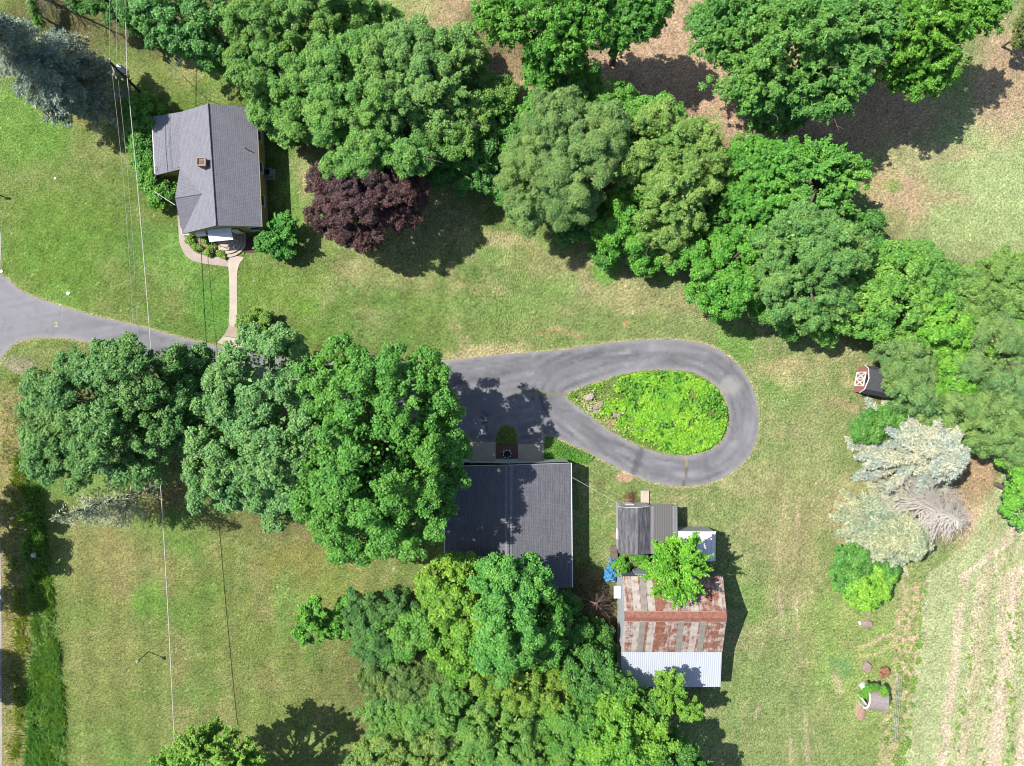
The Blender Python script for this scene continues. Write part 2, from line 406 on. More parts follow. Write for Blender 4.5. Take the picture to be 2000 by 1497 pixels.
    mw = np.sin((gx * .97 + gy * .24) / 10.5) * sst(gx, 470, 640) * (1 - sst(gx, 1560, 1700)); c *= (1 + .045 * mw)[:, None]; c *= (1 + .06 * np.sin((gx - .06 * gy) / 9.) * (1 - sst(gx, 700, 800)) * sst(gy, 940, 1040))[:, None]
    mixc((104, 134, 66), inpoly(gx, gy, DITCH) * .8)
    # verge by the road
    vg = (1 - sst(gx, 40, 66)) * sst(gy, 735, 790)
    mixc((176, 160, 110), vg * .75); mixc((140, 140, 80), vg * sst(n3, .5, .65) * .8)
    blob(55, 830, 14, 60, (150, 130, 100), .6)
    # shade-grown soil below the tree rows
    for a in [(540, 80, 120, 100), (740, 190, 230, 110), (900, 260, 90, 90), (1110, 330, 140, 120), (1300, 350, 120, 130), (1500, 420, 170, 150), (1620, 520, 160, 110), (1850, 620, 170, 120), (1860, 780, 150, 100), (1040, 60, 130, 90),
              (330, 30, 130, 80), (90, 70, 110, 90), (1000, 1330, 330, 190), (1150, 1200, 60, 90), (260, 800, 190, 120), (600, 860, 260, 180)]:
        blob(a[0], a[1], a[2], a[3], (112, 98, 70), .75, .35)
    blob(1890, 930, 120, 40, (190, 160, 124), .9, .4, -40); blob(1780, 1000, 150, 60, (186, 164, 128), .85); blob(1935, 1040, 60, 70, (220, 194, 156), .85, .4)
    # lower right: lawn, weedy strip and tilled field
    blob(1700, 1280, 110, 190, (158, 180, 98), .6); blob(1640, 1300, 22, 20, (112, 160, 96), .6); blob(1627, 1335, 9, 24, (206, 190, 150), .6); blob(1712, 1250, 60, 4, (214, 190, 150), .8, .4, -3); blob(1715, 1274, 50, 3, (206, 190, 140), .6)
    xb = np.interp(gy, [860, 930, 985, 1060, 1100, 1120, 1160, 1200, 1300, 1400, 1500, 1700], [2150, 1950, 1925, 1890, 1840, 1808, 1800, 1796, 1788, 1772, 1760, 1735])
    wob = (fbm(gx, gy, 40, 91) - .5) * 10
    strip = sst(gx + wob, xb - 50, xb - 38) * sst(gy, 1120, 1160)
    mixc((188, 184, 130), strip * .9); mixc((208, 182, 148), strip * sst(n3, .5, .62) * .6); mixc((128, 150, 84), strip * sst(fbm(gx, gy, 10, 95, 2), .56, .7) * .8)
    blob(1785, 1252, 34, 14, (220, 190, 156), .9)
    fld = sst(gx + wob, xb - 4, xb + 8)
    s = gx - xb
    def n1d(v, sc, seed):
        r = np.random.default_rng(seed).random(4096); v = v / sc + 900; i = np.floor(v).astype(int); f = v - i; f = f * f * (3 - 2 * f)
        return r[i % 4096] * (1 - f) + r[(i + 1) % 4096] * f
    mixc((206, 200, 156), fld)
    band = .55 * n1d(s + wob, 26, 5) + .3 * n1d(s, 9, 6) + .25 * (fbm(gx, gy * .35, 50, 97) - .5) + .15 * n1d(s, 3.6, 8)
    mixc((176, 192, 130), fld * sst(band, .54, .68) * .75)
    mixc((226, 208, 176), fld * (1 - sst(band, .3, .5)) * .85)
    mixc((150, 178, 100), fld * sst(fbm(gx, gy * .5, 34, 98), .6, .72) * .6)
    for q in ([(1980, 1480), (1990, 1200), (1975, 1090), (1945, 1010), (1938, 960)], [(1960, 1480), (1968, 1200), (1958, 1100), (1940, 1040), (1930, 985)], [(1890, 1480), (1925, 1250), (1935, 1100), (1930, 1040)], [(1880, 1480), (1914, 1250), (1922, 1120)]):
        d = segdist(gx, gy, spline(q, 5, False), False)
        mixc((190, 172, 136), fld * (1 - sst(d + wob * .3, 1.5, 8)) * .35)
    # worn straw rim along the asphalt
    near = (gx > -60) & (gx < 1560) & (gy > 500) & (gy < 1000)
    d = np.full(gx.shape, 1e9)
    d[near] = np.minimum(segdist(gx[near], gy[near], DRIVE_OUT), segdist(gx[near], gy[near], ISLAND))
    mixc((200, 186, 142), (1 - sst(d + (n3 - .5) * 7, 1.5, 5)) * .65)
    isl = np.zeros(gx.shape); isl[near] = inpoly(gx[near], gy[near], ISLAND)
    mixc((112, 140, 62), isl * sst(d, 2, 6) * .8)
    for b in [(1150, 775, 22, 12, PINK), (1165, 790, 26, 10, (200, 182, 160)), (1205, 812, 12, 8, (214, 196, 180)), (1235, 830, 30, 18, (150, 140, 90)), (1190, 830, 60, 8, TAN)]:
        blob(b[0], b[1], b[2], b[3], b[4], .85, .4, 20 if b[0] < 1180 else 30)
    rr = np.random.default_rng(3)
    sp = rr.random(len(gx)) * .6 + .4 * fbm(gx, gy, 7, 201, 2)
    c *= (1 + .5 * (sp - .5) + .42 * (n3 - .5))[:, None]
    hue = (rr.random(len(gx)) - .5)[:, None]; c *= 1 + hue * np.array([[.22, .02, .1]])
    speck = rr.random(len(gx)); c[speck > .985] *= 1.5; c[speck < .03] *= .6
    return np.clip(c, .004, .9)
def build_ground():
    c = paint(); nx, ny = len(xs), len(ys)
    V = np.stack([(gx - 1000) * M2, (748.5 - gy) * M2, 0 * gx], 1)
    i = np.arange(nx * ny).reshape(ny, nx)
    F = np.stack([i[1:, :-1], i[1:, 1:], i[:-1, 1:], i[:-1, :-1]], -1).reshape(-1, 4).astype(np.int32)
    me = bpy.data.meshes.new("ground"); me.vertices.add(len(V)); me.vertices.foreach_set("co", V.astype(np.float32).ravel())
    me.loops.add(F.size); me.loops.foreach_set("vertex_index", F.ravel()); me.polygons.add(len(F))
    me.polygons.foreach_set("loop_start", np.arange(0, F.size, 4, dtype=np.int32)); me.polygons.foreach_set("loop_total", np.full(len(F), 4, np.int32))
    me.update(calc_edges=True)
    at = me.color_attributes.new("soil_and_grass", 'FLOAT_COLOR', 'POINT')
    at.data.foreach_set("color", np.concatenate([c, np.ones((len(c), 1))], 1).astype(np.float32).ravel())
    m = N("mown_grass_and_soil", .95, .15); v = m.coord()
    a = m.n("Attribute", attribute_name="soil_and_grass").outputs["Color"]
    f = m.math('MULTIPLY', m.math('ADD', m.noise(v, 4.2, 2, .7, .4, .6), m.noise(v, 8.5, 1, .7, .36, .64)), .5); g = m.noise(v, 1.1, 4, .7, .36, .64)
    base = m.mix(f, m.mix(1., a, (1.58, 1.48, 1.7), 'MULTIPLY'), m.mix(1., a, (.36, .48, .34), 'MULTIPLY'))
    base = m.mix(m.math('MULTIPLY', g, .4), base, m.mix(1., base, (1.35, 1.22, 1.3), 'MULTIPLY'))
    m.col(base); m.bump(m.noise(v, 4.5, 4, .8), .6, .12)
    me.materials.append(m.m)
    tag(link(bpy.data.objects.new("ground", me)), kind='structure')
build_ground()
ASPH = asphalt()
def build_drive():
    b = [q for q in DRIVE_OUT]; h = [q for q in ISLAND]; r = np.random.default_rng(8)
    q = np.stack(np.meshgrid(np.arange(-250, 1490, 5.), np.arange(470, 960, 5.)), -1).reshape(-1, 2) + r.uniform(-1.2, 1.2, (348 * 98, 2))
    x, y = q[:, 0], q[:, 1]
    k = inpoly(x, y, b) & ~inpoly(x, y, h); k[k] &= (segdist(x[k], y[k], b) > 3) & (segdist(x[k], y[k], h) > 3)
    pts = [Vector(p) for p in b] + [Vector(p) for p in h] + [Vector(p) for p in q[k]]
    nb, nh = len(b), len(h)
    ed = [(i, (i + 1) % nb) for i in range(nb)] + [(nb + i, nb + (i + 1) % nh) for i in range(nh)]
    vo, eo, fo, *_ = geometry.delaunay_2d_cdt(pts, ed, [], 0, 1e-5)
    V = np.array([tuple(p) for p in vo]); F = np.array([tuple(f) for f in fo]); c = V[F].mean(1)
    F = F[inpoly(c[:, 0], c[:, 1], b) & ~inpoly(c[:, 0], c[:, 1], h)]
    x, y = V[:, 0], V[:, 1]; dh, db = segdist(x, y, h), segdist(x, y, b); d = np.minimum(dh, db)
    along = np.where(dh < db, 0, 37) + (np.arctan2(y - 806, x - 1290)) * 1.3
    st = fbm(np.where(x > 1040, dh, y + .18 * x) * 3.2 + 900, along * 40, 24, 301, 3)
    n = fbm(x, y, 90, 311); n2 = fbm(x, y, 26, 321)
    col = np.array(A(146, 146, 151))[None] * (1 + .95 * (st - .5) + .35 * (n - .5) + .3 * (n2 - .5))[:, None]
    def mx(cc, mk):
        nonlocal col
        mk = np.clip(mk, 0, 1)[:, None]; col = col * (1 - mk) + np.array(A(*cc))[None] * mk
    mx((190, 186, 180), (1 - sst(np.hypot((x - 1423 + 14 * (n2 - .5) * 2) / 25, (y - 754) / 20), .6, 1.25)) * .6)
    mx((178, 175, 178), sst(.5 * n2 + .5 * st, .56, .7) * .6); mx((118, 116, 126), sst(.5 * n + .5 * st, .58, .72) * .5)
    mx((168, 166, 172), (1 - sst(x, 60, 330)) * .7); mx((180, 176, 176), sst(d, 8, 2.) * .6)
    for a0, a1, w_, cc, s_ in [((1339, 892), (1342, 920), 1.3, (196, 174, 124), .6), ((1342, 916), (1334, 950), 1.2, (110, 104, 84), .8), ((1252, 878), (1238, 924), 3, (96, 94, 104), .6), ((1106, 772), (1010, 764), 1.5, (150, 146, 104), .7),
                               ((1140, 700), (1245, 694), 2.2, (92, 90, 98), .35), ((1150, 690), (1220, 686), 1.4, (92, 90, 98), .3), ((1405, 745), (1440, 700), 2, (110, 108, 112), .4), ((1375, 880), (1382, 930), 3, (112, 110, 118), .35)]:
        mx(cc, (1 - sst(segdist(x, y, [a0, a1], False) + 3 * (n2 - .5), w_, w_ * 2.2 + 1)) * s_)
    for bx, by, br in [(944, 806, 6), (952, 812, 5), (946, 824, 8), (950, 836, 5), (941, 815, 4)]: mx((66, 64, 76), (1 - sst(np.hypot(x - bx, y - by) + 4 * (n2 - .5), br * .4, br)) * .7)
    me = bpy.data.meshes.new("driveway"); me.from_pydata([P(px, py).xy.to_3d() + Vector((0, 0, .012)) for px, py in V], [], F.tolist()); me.update()
    if me.polygons[0].normal.z < 0: me.flip_normals()
    at = me.color_attributes.new("wear", 'FLOAT_COLOR', 'POINT'); at.data.foreach_set("color", np.concatenate([np.clip(col, .01, .8), np.ones((len(V), 1))], 1).astype(np.float32).ravel())
    me.materials.append(ASPH); tag(link(bpy.data.objects.new("driveway", me)), kind='structure')
build_drive()
tag(sheet("road", [[(-260, -2000), (-4, -2000), (-3, 420), (3, 470), (0, 535), (-4, 760), (-6, 900), (1, 1060), (3, 1180), (4, 1400), (6, 4000), (-260, 4000)]], .016, concrete("pale_gravel_asphalt", A(206, 200, 196), A(176, 172, 172))), kind='structure')
# ------------------------------------------------------------------ paths, pads, beds
def noisy(loop, amp, seed):
    r = np.random.default_rng(seed); return [(x + r.normal() * amp, y + r.normal() * amp) for x, y in loop]
WALK = spline([(446, 503), (447, 530), (448, 560), (448.5, 600), (448, 634), (463, 634), (463, 600), (463, 560), (463.5, 532), (468, 515), (475, 503)], 4)
tag(sheet("front_walk", [WALK], .028, CONC), kind='structure')
tag(sheet("walk_landing", [[(447.5, 635), (441, 650), (436, 656), (472, 662), (469, 650), (465, 635)]], .024, concrete("tan_concrete", A(212, 194, 172), A(190, 170, 150))), kind='structure')
tag(sheet("driveway_apron", [[(436, 657), (424, 670), (450, 677), (485, 683), (478, 672), (473, 663)]], .024, CONC), kind='structure')
SIDE = spline([(345, 402), (347, 425), (349, 455), (351, 474), (358, 492), (370, 506), (392, 514), (420, 518), (446, 521), (443, 512), (437, 503), (418, 502), (398, 499), (382, 493), (371, 482), (364, 470), (359, 458), (352, 440), (349, 405)], 4)
tag(sheet("side_walk", [SIDE], .02, concrete("pinkish_concrete", A(218, 202, 190), A(196, 178, 166))), kind='structure')
BED = spline([(362, 462), (372, 480), (384, 491), (400, 497), (418, 500), (436, 501), (432, 488), (420, 476), (404, 470), (386, 466)], 3)
tag(sheet("flower_bed_soil", [BED], .016, plain("dry_bed_soil", A(196, 172, 148), A(150, 130, 106), 4, bump=.6)), kind='structure')
MULCH = [(473, 474), (488, 462), (516, 458), (520, 470), (512, 492), (476, 496)]
tag(sheet("mulch_bed", [MULCH], .016, plain("brown_mulch", A(120, 90, 78), A(84, 66, 58), 5, bump=.6)), kind='structure')
tag(sheet("shrub_mulch", [spline([(478, 664), (492, 668), (510, 668), (512, 684), (498, 690), (486, 684)], 3)], .016, SOIL), kind='structure')
PADM = concrete("stained_concrete", A(226, 214, 190), A(200, 190, 168))
tag(sheet("left_garage_pad", [[(919, 863.5), (968, 864), (968, 907), (917, 907)]], .03, PADM), kind='structure')
tag(sheet("right_garage_pad", [[(1012, 868), (1062, 868), (1061.5, 907), (1012, 907)]], .03, PADM), kind='structure')
BRK = brickm("red_paver_brick", A(150, 100, 92), A(128, 84, 80), A(150, 138, 128))
tag(sheet("brick_paving", [[(969, 869), (1011, 869), (1011, 906), (969, 906)]], .026, BRK), kind='structure')
tag(sheet("planting_strip", [[(905, 868), (917, 868), (916.5, 906), (905, 906)]], .02, SOIL), kind='structure')
# small yellow letter on the asphalt
hm = plain("faded_yellow_paint", A(216, 212, 150), A(190, 186, 138), 8)
hx = []
for (x0, y0, x1, y1) in [(106, 630.2, 114, 632.2), (106, 636.6, 114, 638.6), (109.3, 632.2, 111.1, 636.6)]:
    hx.append([P(x0, y1), P(x1, y1), P(x1, y0), P(x0, y0)])
o = mesh("painted_letter", [[Vector((p.x, p.y, .018)) for p in f] for f in hx], hm); tag(o, kind='structure')

# ------------------------------------------------------------------ building helpers
def window(parent, a, b, z0, z1, out, frame=WHITE, th=.06):
    """a,b: wall points (x,y); out: outward unit vector"""
    a, b, out = Vector((*a, 0)), Vector((*b, 0)), Vector((*out, 0))
    d = (b - a).normalized(); L = (b - a).length; ang = math.atan2(d.y, d.x)
    f = []
    for (u, z, su, sz) in [(L / 2, z0 - .08, L + .16, .08), (L / 2, z1, L + .16, .08), (-.04, z0, .08, z1 - z0), (L + .04, z0, .08, z1 - z0)]:
        c = a + d * u + out * th / 2; f += box((c.x, c.y, z), (su, th, sz), ang)
    fr = mesh("window", f, frame, parent)
    c = a + d * L / 2 + out * .012
    mesh("pane", box((c.x, c.y, z0), (L, .02, z1 - z0), ang), GLASS, fr)
    s = a + d * L / 2 + out * .07
    mesh("sill", box((s.x, s.y, z0 - .13), (L + .3, .14, .05), ang), frame, fr)
def inset(pts, k):
    c = sum((Vector(p) for p in pts), Vector()) / len(pts); r = []
    for p in pts:
        d = Vector(((p - c).x, (p - c).y, 0)); r.append(p - Vector((math.copysign(k, d.x), math.copysign(k, d.y), 0)))
    return r
def V3_(p, y, z): return Vector((p.x + .12, y, z))
def pts_at(p, z): return Vector((p.x, p.y, z))

# ------------------------------------------------------------------ house
def build_house():
    t = thing("house", P(420, 340), "grey shingled yellow-walled house with brick chimney and cross gable", "house")
    ROOF = shingle("grey_asphalt_shingle", A(166, 166, 178), A(150, 150, 162), .3, .2, .22)
    YEL = siding("pale_yellow_siding", A(206, 196, 132))
    Nr, Sr = P(406, 203, 5.6), P(422, 441, 5.6)
    NE, SE = P(500, 211, 3.4), P(511, 443, 3.4)
    def onplane(px, py, m=.51, z=3.5):
        for _ in range(20):
            p = P(px, py, z); e = (Sr - Nr).xy.normalized(); dv = (p - Nr).xy; dist = abs(dv.x * e.y - dv.y * e.x); z = 5.6 - m * dist
        return P(px, py, z)
    NK, SW, WN, WE = onplane(353, 219), onplane(356, 457), onplane(351, 331), onplane(394, 379)
    WA = P(342, 387, WE.z + .02); SK = WN
    def low(px, py):
        z = 2.8
        for _ in range(20):
            p = P(px, py, z); e = (SK - NK).xy.normalized(); dv = (p - NK).xy; z = NK.z - .27 * abs(dv.x * e.y - dv.y * e.x)
        return P(px, py, z)
    NL, SL = low(297, 228), low(303, 343)
    f = slab([Nr, NK, WN, WE], .16) + slab([Nr, WE, Sr], .16) + slab([WE, SW, Sr], .16) + slab([SE, NE, Nr, Sr], .16) + slab([NK, NL, SL, SK], .16)
    f += slab([WN, WA, WE], .14) + slab([WA, SW, WE], .14)
    roof = mesh("roof", f, ROOF, t)
    cap = shingle("grey_ridge_shingle", A(172, 172, 180), A(150, 150, 160), .2, .3)
    mesh("ridge_cap", tube([Nr + Vector((0, 0, .01)), Sr + Vector((0, 0, .01))], .1, 6) + tube([WA, WE], .07, 6), cap, roof)
    # walls
    o = .42
    n0, n1, nk = pts_at(NE, 0) + Vector((-o, -.25, 0)), pts_at(Nr, 0) + Vector((0, -.25, 0)), pts_at(NK, 0) + Vector((o * .4, -.25, 0))
    s0, s1, sk = pts_at(SE, 0) + Vector((-o, .25, 0)), pts_at(Sr, 0) + Vector((0, .25, 0)), pts_at(SW, 0) + Vector((o, .25, 0))
    zE, zW, zR = 3.45, 3.32, 5.4
    w = [[pts_at(n0, -.2), pts_at(nk, -.2), pts_at(nk, zW), pts_at(n1, zR), pts_at(n0, zE)],
         [pts_at(sk, -.2), pts_at(s0, -.2), pts_at(s0, zE), pts_at(s1, zR), pts_at(sk, zW - .05)],
         [pts_at(s0, -.2), pts_at(n0, -.2), pts_at(n0, zE), pts_at(s0, zE)],
         [pts_at(nk, -.2), pts_at(sk, -.2), pts_at(sk, zW - .25), V3_(nk.lerp(sk, .75), WA.y, WA.z - .25), V3_(nk.lerp(sk, .5), WN.y, WN.z - .25), pts_at(nk, zW - .1)]]
    a, b = pts_at(NL, 0) + Vector((.35, -.25, 0)), pts_at(SL, 0) + Vector((.35, .25, 0))
    nb = pts_at(SK, 0) + Vector((.1, .25, 0)); nc = pts_at(NK, 0) + Vector((.1, -.26, 0))
    w += [[pts_at(nc, -.2), pts_at(a, -.2), pts_at(a, 2.65), pts_at(nc, 3.4)], [pts_at(a, -.2), pts_at(b, -.2), pts_at(b, 2.65), pts_at(a, 2.65)], [pts_at(b, -.2), pts_at(nb, -.2), pts_at(nb, 3.35), pts_at(b, 2.65)]]
    mesh("wall", w, YEL, t)
    for k in (.2, .5, .78):
        p = s0.lerp(n0, k); q = s0.lerp(n0, k + .09); window(t, p.xy, q.xy, 1.2, 2.6, (1, -.04))
    p, q = s1.lerp(s0, .62), s1.lerp(s0, .9); window(t, p.xy, q.xy, 1.2, 2.5, (0, -1))
    p, q = sk.lerp(s1, .22), sk.lerp(s1, .55); window(t, p.xy, q.xy, 1.1, 2.2, (0, -1))
    for k in (.25, .6):
        p, q = b.lerp(a, k + .18), b.lerp(a, k); window(t, p.xy, q.xy, 1.1, 2.3, (-1, 0))
    p, q = n0.lerp(n1, .4), n0.lerp(n1, .7); window(t, p.xy, q.xy, 1.2, 2.5, (0, 1))
    # front door below the awning
    p = s1 + Vector((.2, -.03, 0)); dr = mesh("door", box((p.x + .5, p.y - .02, .75), (1.0, .06, 2.05)), WHITE, t)
    mesh("handle", box((p.x + .9, p.y - .08, 1.7), (.05, .08, .16)), DARK, dr)
    # gutters
    mesh("gutter", tube([NL + Vector((-.04, 0, -.06)), SL + Vector((-.04, 0, -.06))], .085, 6), WHITE, t)
    mesh("gutter", tube([NE + Vector((.05, 0, -.06)), SE + Vector((.05, 0, -.06))], .07, 6), plain("tan_gutter", A(196, 176, 148)), t)
    mesh("gutter", tube([SW + Vector((-.05, 1.6, .3)), SW + Vector((-.05, -.05, -.04)), SW + Vector((.75, -.12, -.06))], .06, 6), WHITE, t)
    # chimney
    c = P(401, 322, 4.9); c.z = 4.3
    ch = mesh("chimney", box(c, (.95, .8, 1.55), -.05), brickm("orange_chimney_brick", A(188, 146, 120), A(168, 120, 98), A(200, 190, 178)), t)
    f = []
    for dx, dy, sx_, sy_ in [(-.45, 0, .14, .92), (.45, 0, .14, .92), (0, .4, .76, .13), (0, -.4, .76, .13)]:
        f += box((c.x + dx, c.y + dy, c.z + 1.552), (sx_, sy_, .14))
    mesh("chimney_cap", f, concrete("chimney_crown", A(206, 176, 150), A(180, 150, 128)), ch)
    mesh("flue", box((c.x, c.y, c.z + 1.56), (.4, .3, .05)), DARK, ch)
    # plumbing vent on the east slope
    v = P(482, 292, 4.0)
    mesh("roof_vent", tube([v, v + Vector((0, 0, .55))], .06, 8), DARK, t)
    # awnings
    AW = plain("white_awning_metal", (.7, .71, .72), (.6, .62, .64), 1.5, .5)
    def awning(a, b, c_, d_, z0, z1, kink, name):
        A0, B0 = P(*a, z0), P(*b, z0); C1, D1 = P(*c_, z1), P(*d_, z1)
        zm = z0 - (z0 - z1) * .22
        Am, Bm = A0.lerp(D1, kink), B0.lerp(C1, kink); Am.z = Bm.z = zm
        f = slab([A0, Am, Bm, B0], .05) + slab([Am, D1, C1, Bm], .05)
        f += [[A0, D1, Am], [B0, Bm, C1]]
        aw = mesh(name, f, AW, t)
        return A0, B0, C1, D1, aw
    A0, B0, C1, D1, aw = awning((405, 446), (451, 442), (455.5, 468.5), (409, 473), 3.1, 2.55, .5, "awning")
    for q in (C1, D1): mesh("awning_post", tube([q + Vector((0, .1, -.05)), Vector((q.x, q.y + .1, .7))], .03, 6), WHITE, aw)
    awning((381, 451), (400.5, 447), (403, 460.5), (384.5, 463), 2.7, 2.2, .7, "awning")
    return t
build_house()

def build_steps():
    t = thing("front_steps", P(452, 488), "curved concrete entrance steps below the white awning", "steps")
    SM = concrete("step_concrete", A(240, 222, 204), A(222, 202, 182))
    c = P(444, 464)
    for k, (r, z) in enumerate([(2.35, .18), (1.98, .36), (1.62, .54), (1.26, .72)]):
        arc = [(c.x - r * 1.02 * .62, c.y + .9)]
        for a in np.linspace(-118, -22, 20):
            arc.append((c.x + r * .98 * math.cos(R_(a)) + .1, c.y + r * math.sin(R_(a))))
        arc.append((c.x + r * .95, c.y + .9))
        mesh("step", prism(arc, 0 if k == 0 else z - .18 + .001, z), SM, t)
    for s in (-1, 1):
        x0 = c.x + s * 1.15
        pts = [(x0, c.y + .1, 1.55), (x0 + s * .05, c.y - .9, 1.5), (x0 + s * .15, c.y - 1.9, .95)]
        f = tube(pts, .025, 6)
        for q, zb in zip(pts, (.7, .7, .15)): f += tube([(q[0], q[1], zb), q], .022, 6)
        mesh("handrail", f, plain("pale_rail_metal", A(206, 206, 206)), t)
build_steps()

def build_ac():
    b = P(527, 341); t = thing("air_conditioner", b, "grey air conditioner with round fan beside the house's east wall", "air conditioner")
    mesh("pad", box((b.x, b.y, .0), (1.25, 1.25, .08)), CONC, t)
    body = mesh("body", box((b.x, b.y, .081), (.95, .95, .85), .1), siding("grey_louvre", A(170, 174, 178), .06), t)
    mesh("fan_ring", lathe((b.x, b.y, .932), [(.4, 0), (.42, .03), (.36, .05), (.34, .0)], 20), GALV, t)
    f = []
    for k in range(5): f += box((b.x + .16 * math.cos(k * 1.257), b.y + .16 * math.sin(k * 1.257), .934), (.3, .1, .012), k * 1.257)
    mesh("fan", f, DARK, t)
build_ac()

def build_antenna():
    a = P(407, 198); t = thing("tv_antenna", (a.x, a.y, 0), "thin metal television antenna on a mast at the house's north gable", "antenna")
    top = P(393, 184, 8.2); top2 = Vector((a.x + .02, a.y + .12, 8.2))
    mesh("mast", tube([(a.x, a.y + .1, 0), top2], .03, 6), GALV, t)
    d = Vector((.62, .78, 0)); e = Vector((-.78, .62, 0)); f = tube([top2 - d * .9, top2 + d * 1.3], .02, 5)
    mesh("boom", f, GALV, t)
    for k in range(9):
        q = top2 + d * (-.85 + k * .26) + Vector((0, 0, .03)); L = 1.25 - k * .09
        mesh("element", tube([q - e * L, q + e * L], .012, 4), GALV, t)
build_antenna()

# ------------------------------------------------------------------ garage
def build_garage():
    t = thing("garage", P(993, 1020), "wide dark-roofed garage with two bays beside the loop driveway", "garage")
    ROOF = shingle("dark_asphalt_shingle", A(134, 134, 142), A(116, 117, 128), .3, .2, .25)
    WHT = siding("white_garage_siding", A(205, 214, 214))
    zE, zR = 3.4, 4.9
    NE, SE, NW, SW = P(1115, 905, zE), P(1117, 1148, zE), P(872, 911, zE), P(868, 1150, zE)
    Nr, Sr = P(994, 909, zR), P(993, 1157, zR)
    roof = mesh("roof", slab([Nr, NW, SW, Sr], .16) + slab([Nr, Sr, SE, NE], .16), ROOF, t)
    mesh("ridge_cap", tube([Nr + Vector((0, 0, .0)), Sr + Vector((0, 0, 0))], .13, 6), shingle("ridge_shingle", A(150, 146, 152), A(126, 122, 130), .2, .3), roof)
    for s_ in (-1, 1):
        q = (NW if s_ < 0 else NE); e = (q - Nr); e = Vector((e.x, 0, e.z)).normalized() * .42; a0, a1 = Nr + Vector((0, 0, .03)), Sr + Vector((0, 0, .03))
        mesh("ridge_highlight", slab([a0, a0 + e, a1 + e, a1] if s_ < 0 else [a0, a1, a1 + e, a0 + e], .02), shingle("pale_ridge_shingle", A(164, 166, 176), A(146, 148, 158), .25, .3), roof)  # paler shingle strips that put the ridge highlight into the roof colour
    xa, xb_ = NW.x + .25, NE.x - .25; yn, ys_ = NE.y + .12, SE.y + .25; zt = 3.22
    V3 = lambda x, y, z: Vector((x, y, z))
    d0, d1 = P(918.5, 900).x, P(967, 900).x; e0, e1 = P(1013, 900).x, P(1061, 900).x; hd = 2.35
    w = []
    for x0, x1 in [(xa, d0), (d1, e0), (e1, xb_)]: w.append([V3(x1, yn, -.1), V3(x0, yn, -.1), V3(x0, yn, zt), V3(x1, yn, zt)])
    for x0, x1 in [(d0, d1), (e0, e1)]:
        w.append([V3(x1, yn, hd), V3(x0, yn, hd), V3(x0, yn, zt), V3(x1, yn, zt)])
        for x in (x0, x1): w.append([V3(x, yn, -.1), V3(x, yn - .4, -.1), V3(x, yn - .4, hd), V3(x, yn, hd)])
        w.append([V3(x0, yn, hd), V3(x0, yn - .4, hd), V3(x1, yn - .4, hd), V3(x1, yn, hd)])
    w.append([V3(xb_, yn, zt), V3(xa, yn, zt), V3((Nr.x), yn, 4.72)])
    w.append([V3(xa, ys_, -.1), V3(xb_, ys_, -.1), V3(xb_, ys_, zt), V3(Sr.x, ys_, 4.72), V3(xa, ys_, zt)])
    w.append([V3(xb_, ys_, -.1), V3(xb_, yn, -.1), V3(xb_, yn, zt), V3(xb_, ys_, zt)])
    w.append([V3(xa, yn, -.1), V3(xa, ys_, -.1), V3(xa, ys_, zt), V3(xa, yn, zt)])
    mesh("wall", w, WHT, t)
    PAN = siding("white_door_panel", A(220, 224, 226), .55, 1, .7)
    for x0, x1 in [(d0, d1), (e0, e1)]:
        d = mesh("garage_door", box(((x0 + x1) / 2, yn - .38, .02), (x1 - x0, .06, hd - .03)), PAN, t)
        mesh("handle", box(((x0 + x1) / 2, yn - .33, .9), (.25, .05, .06)), DARK, d)
    for k in (.25, .6): window(t, (xb_, ys_ + (yn - ys_) * k), (xb_, ys_ + (yn - ys_) * k + 1.2), 1.1, 2.1, (1, 0))
    window(t, (xa, ys_ + 6.2), (xa, ys_ + 5.0), 1.1, 2.1, (-1, 0))
    mesh("gutter", tube([NE + V3(.06, 0, -.07), SE + V3(.06, 0, -.07)], .07, 6), WHITE, t)
    mesh("gutter", tube([NW + V3(-.06, 0, -.07), SW + V3(-.06, 0, -.07)], .07, 6), WHITE, t)
    mesh("fascia", slab([V3(NE.x, NE.y + .02, zE + .0), Nr + V3(0, .02, 0), NW + V3(0, .02, 0), NW + V3(0, -.0, 0), Nr, V3(NE.x, NE.y, zE)], .2), WHITE, t)
build_garage()

def build_firepit():
    b = P(990.5, 887); t = thing("fire_pit", b, "round black fire pit with pale rim stones between the garage pads", "fire pit")
    mesh("slab", box((b.x, b.y, .03), (.98, 1.05, .06)), concrete("grey_slab", A(176, 168, 162), A(140, 134, 130)), t)
    mesh("bowl", lathe((b.x, b.y, .091), [(.25, 0), (.42, .18), (.42, .3), (.36, .3), (.2, .1)], 20), DARK, t)
    for k in range(8):
        a = k * math.pi / 4 + .2; c = (b.x + .44 * math.cos(a), b.y + .44 * math.sin(a), .34)
        mesh("rim_stone", box(c, (.14, .14, .09), a, .8), WHITE, t)
build_firepit()

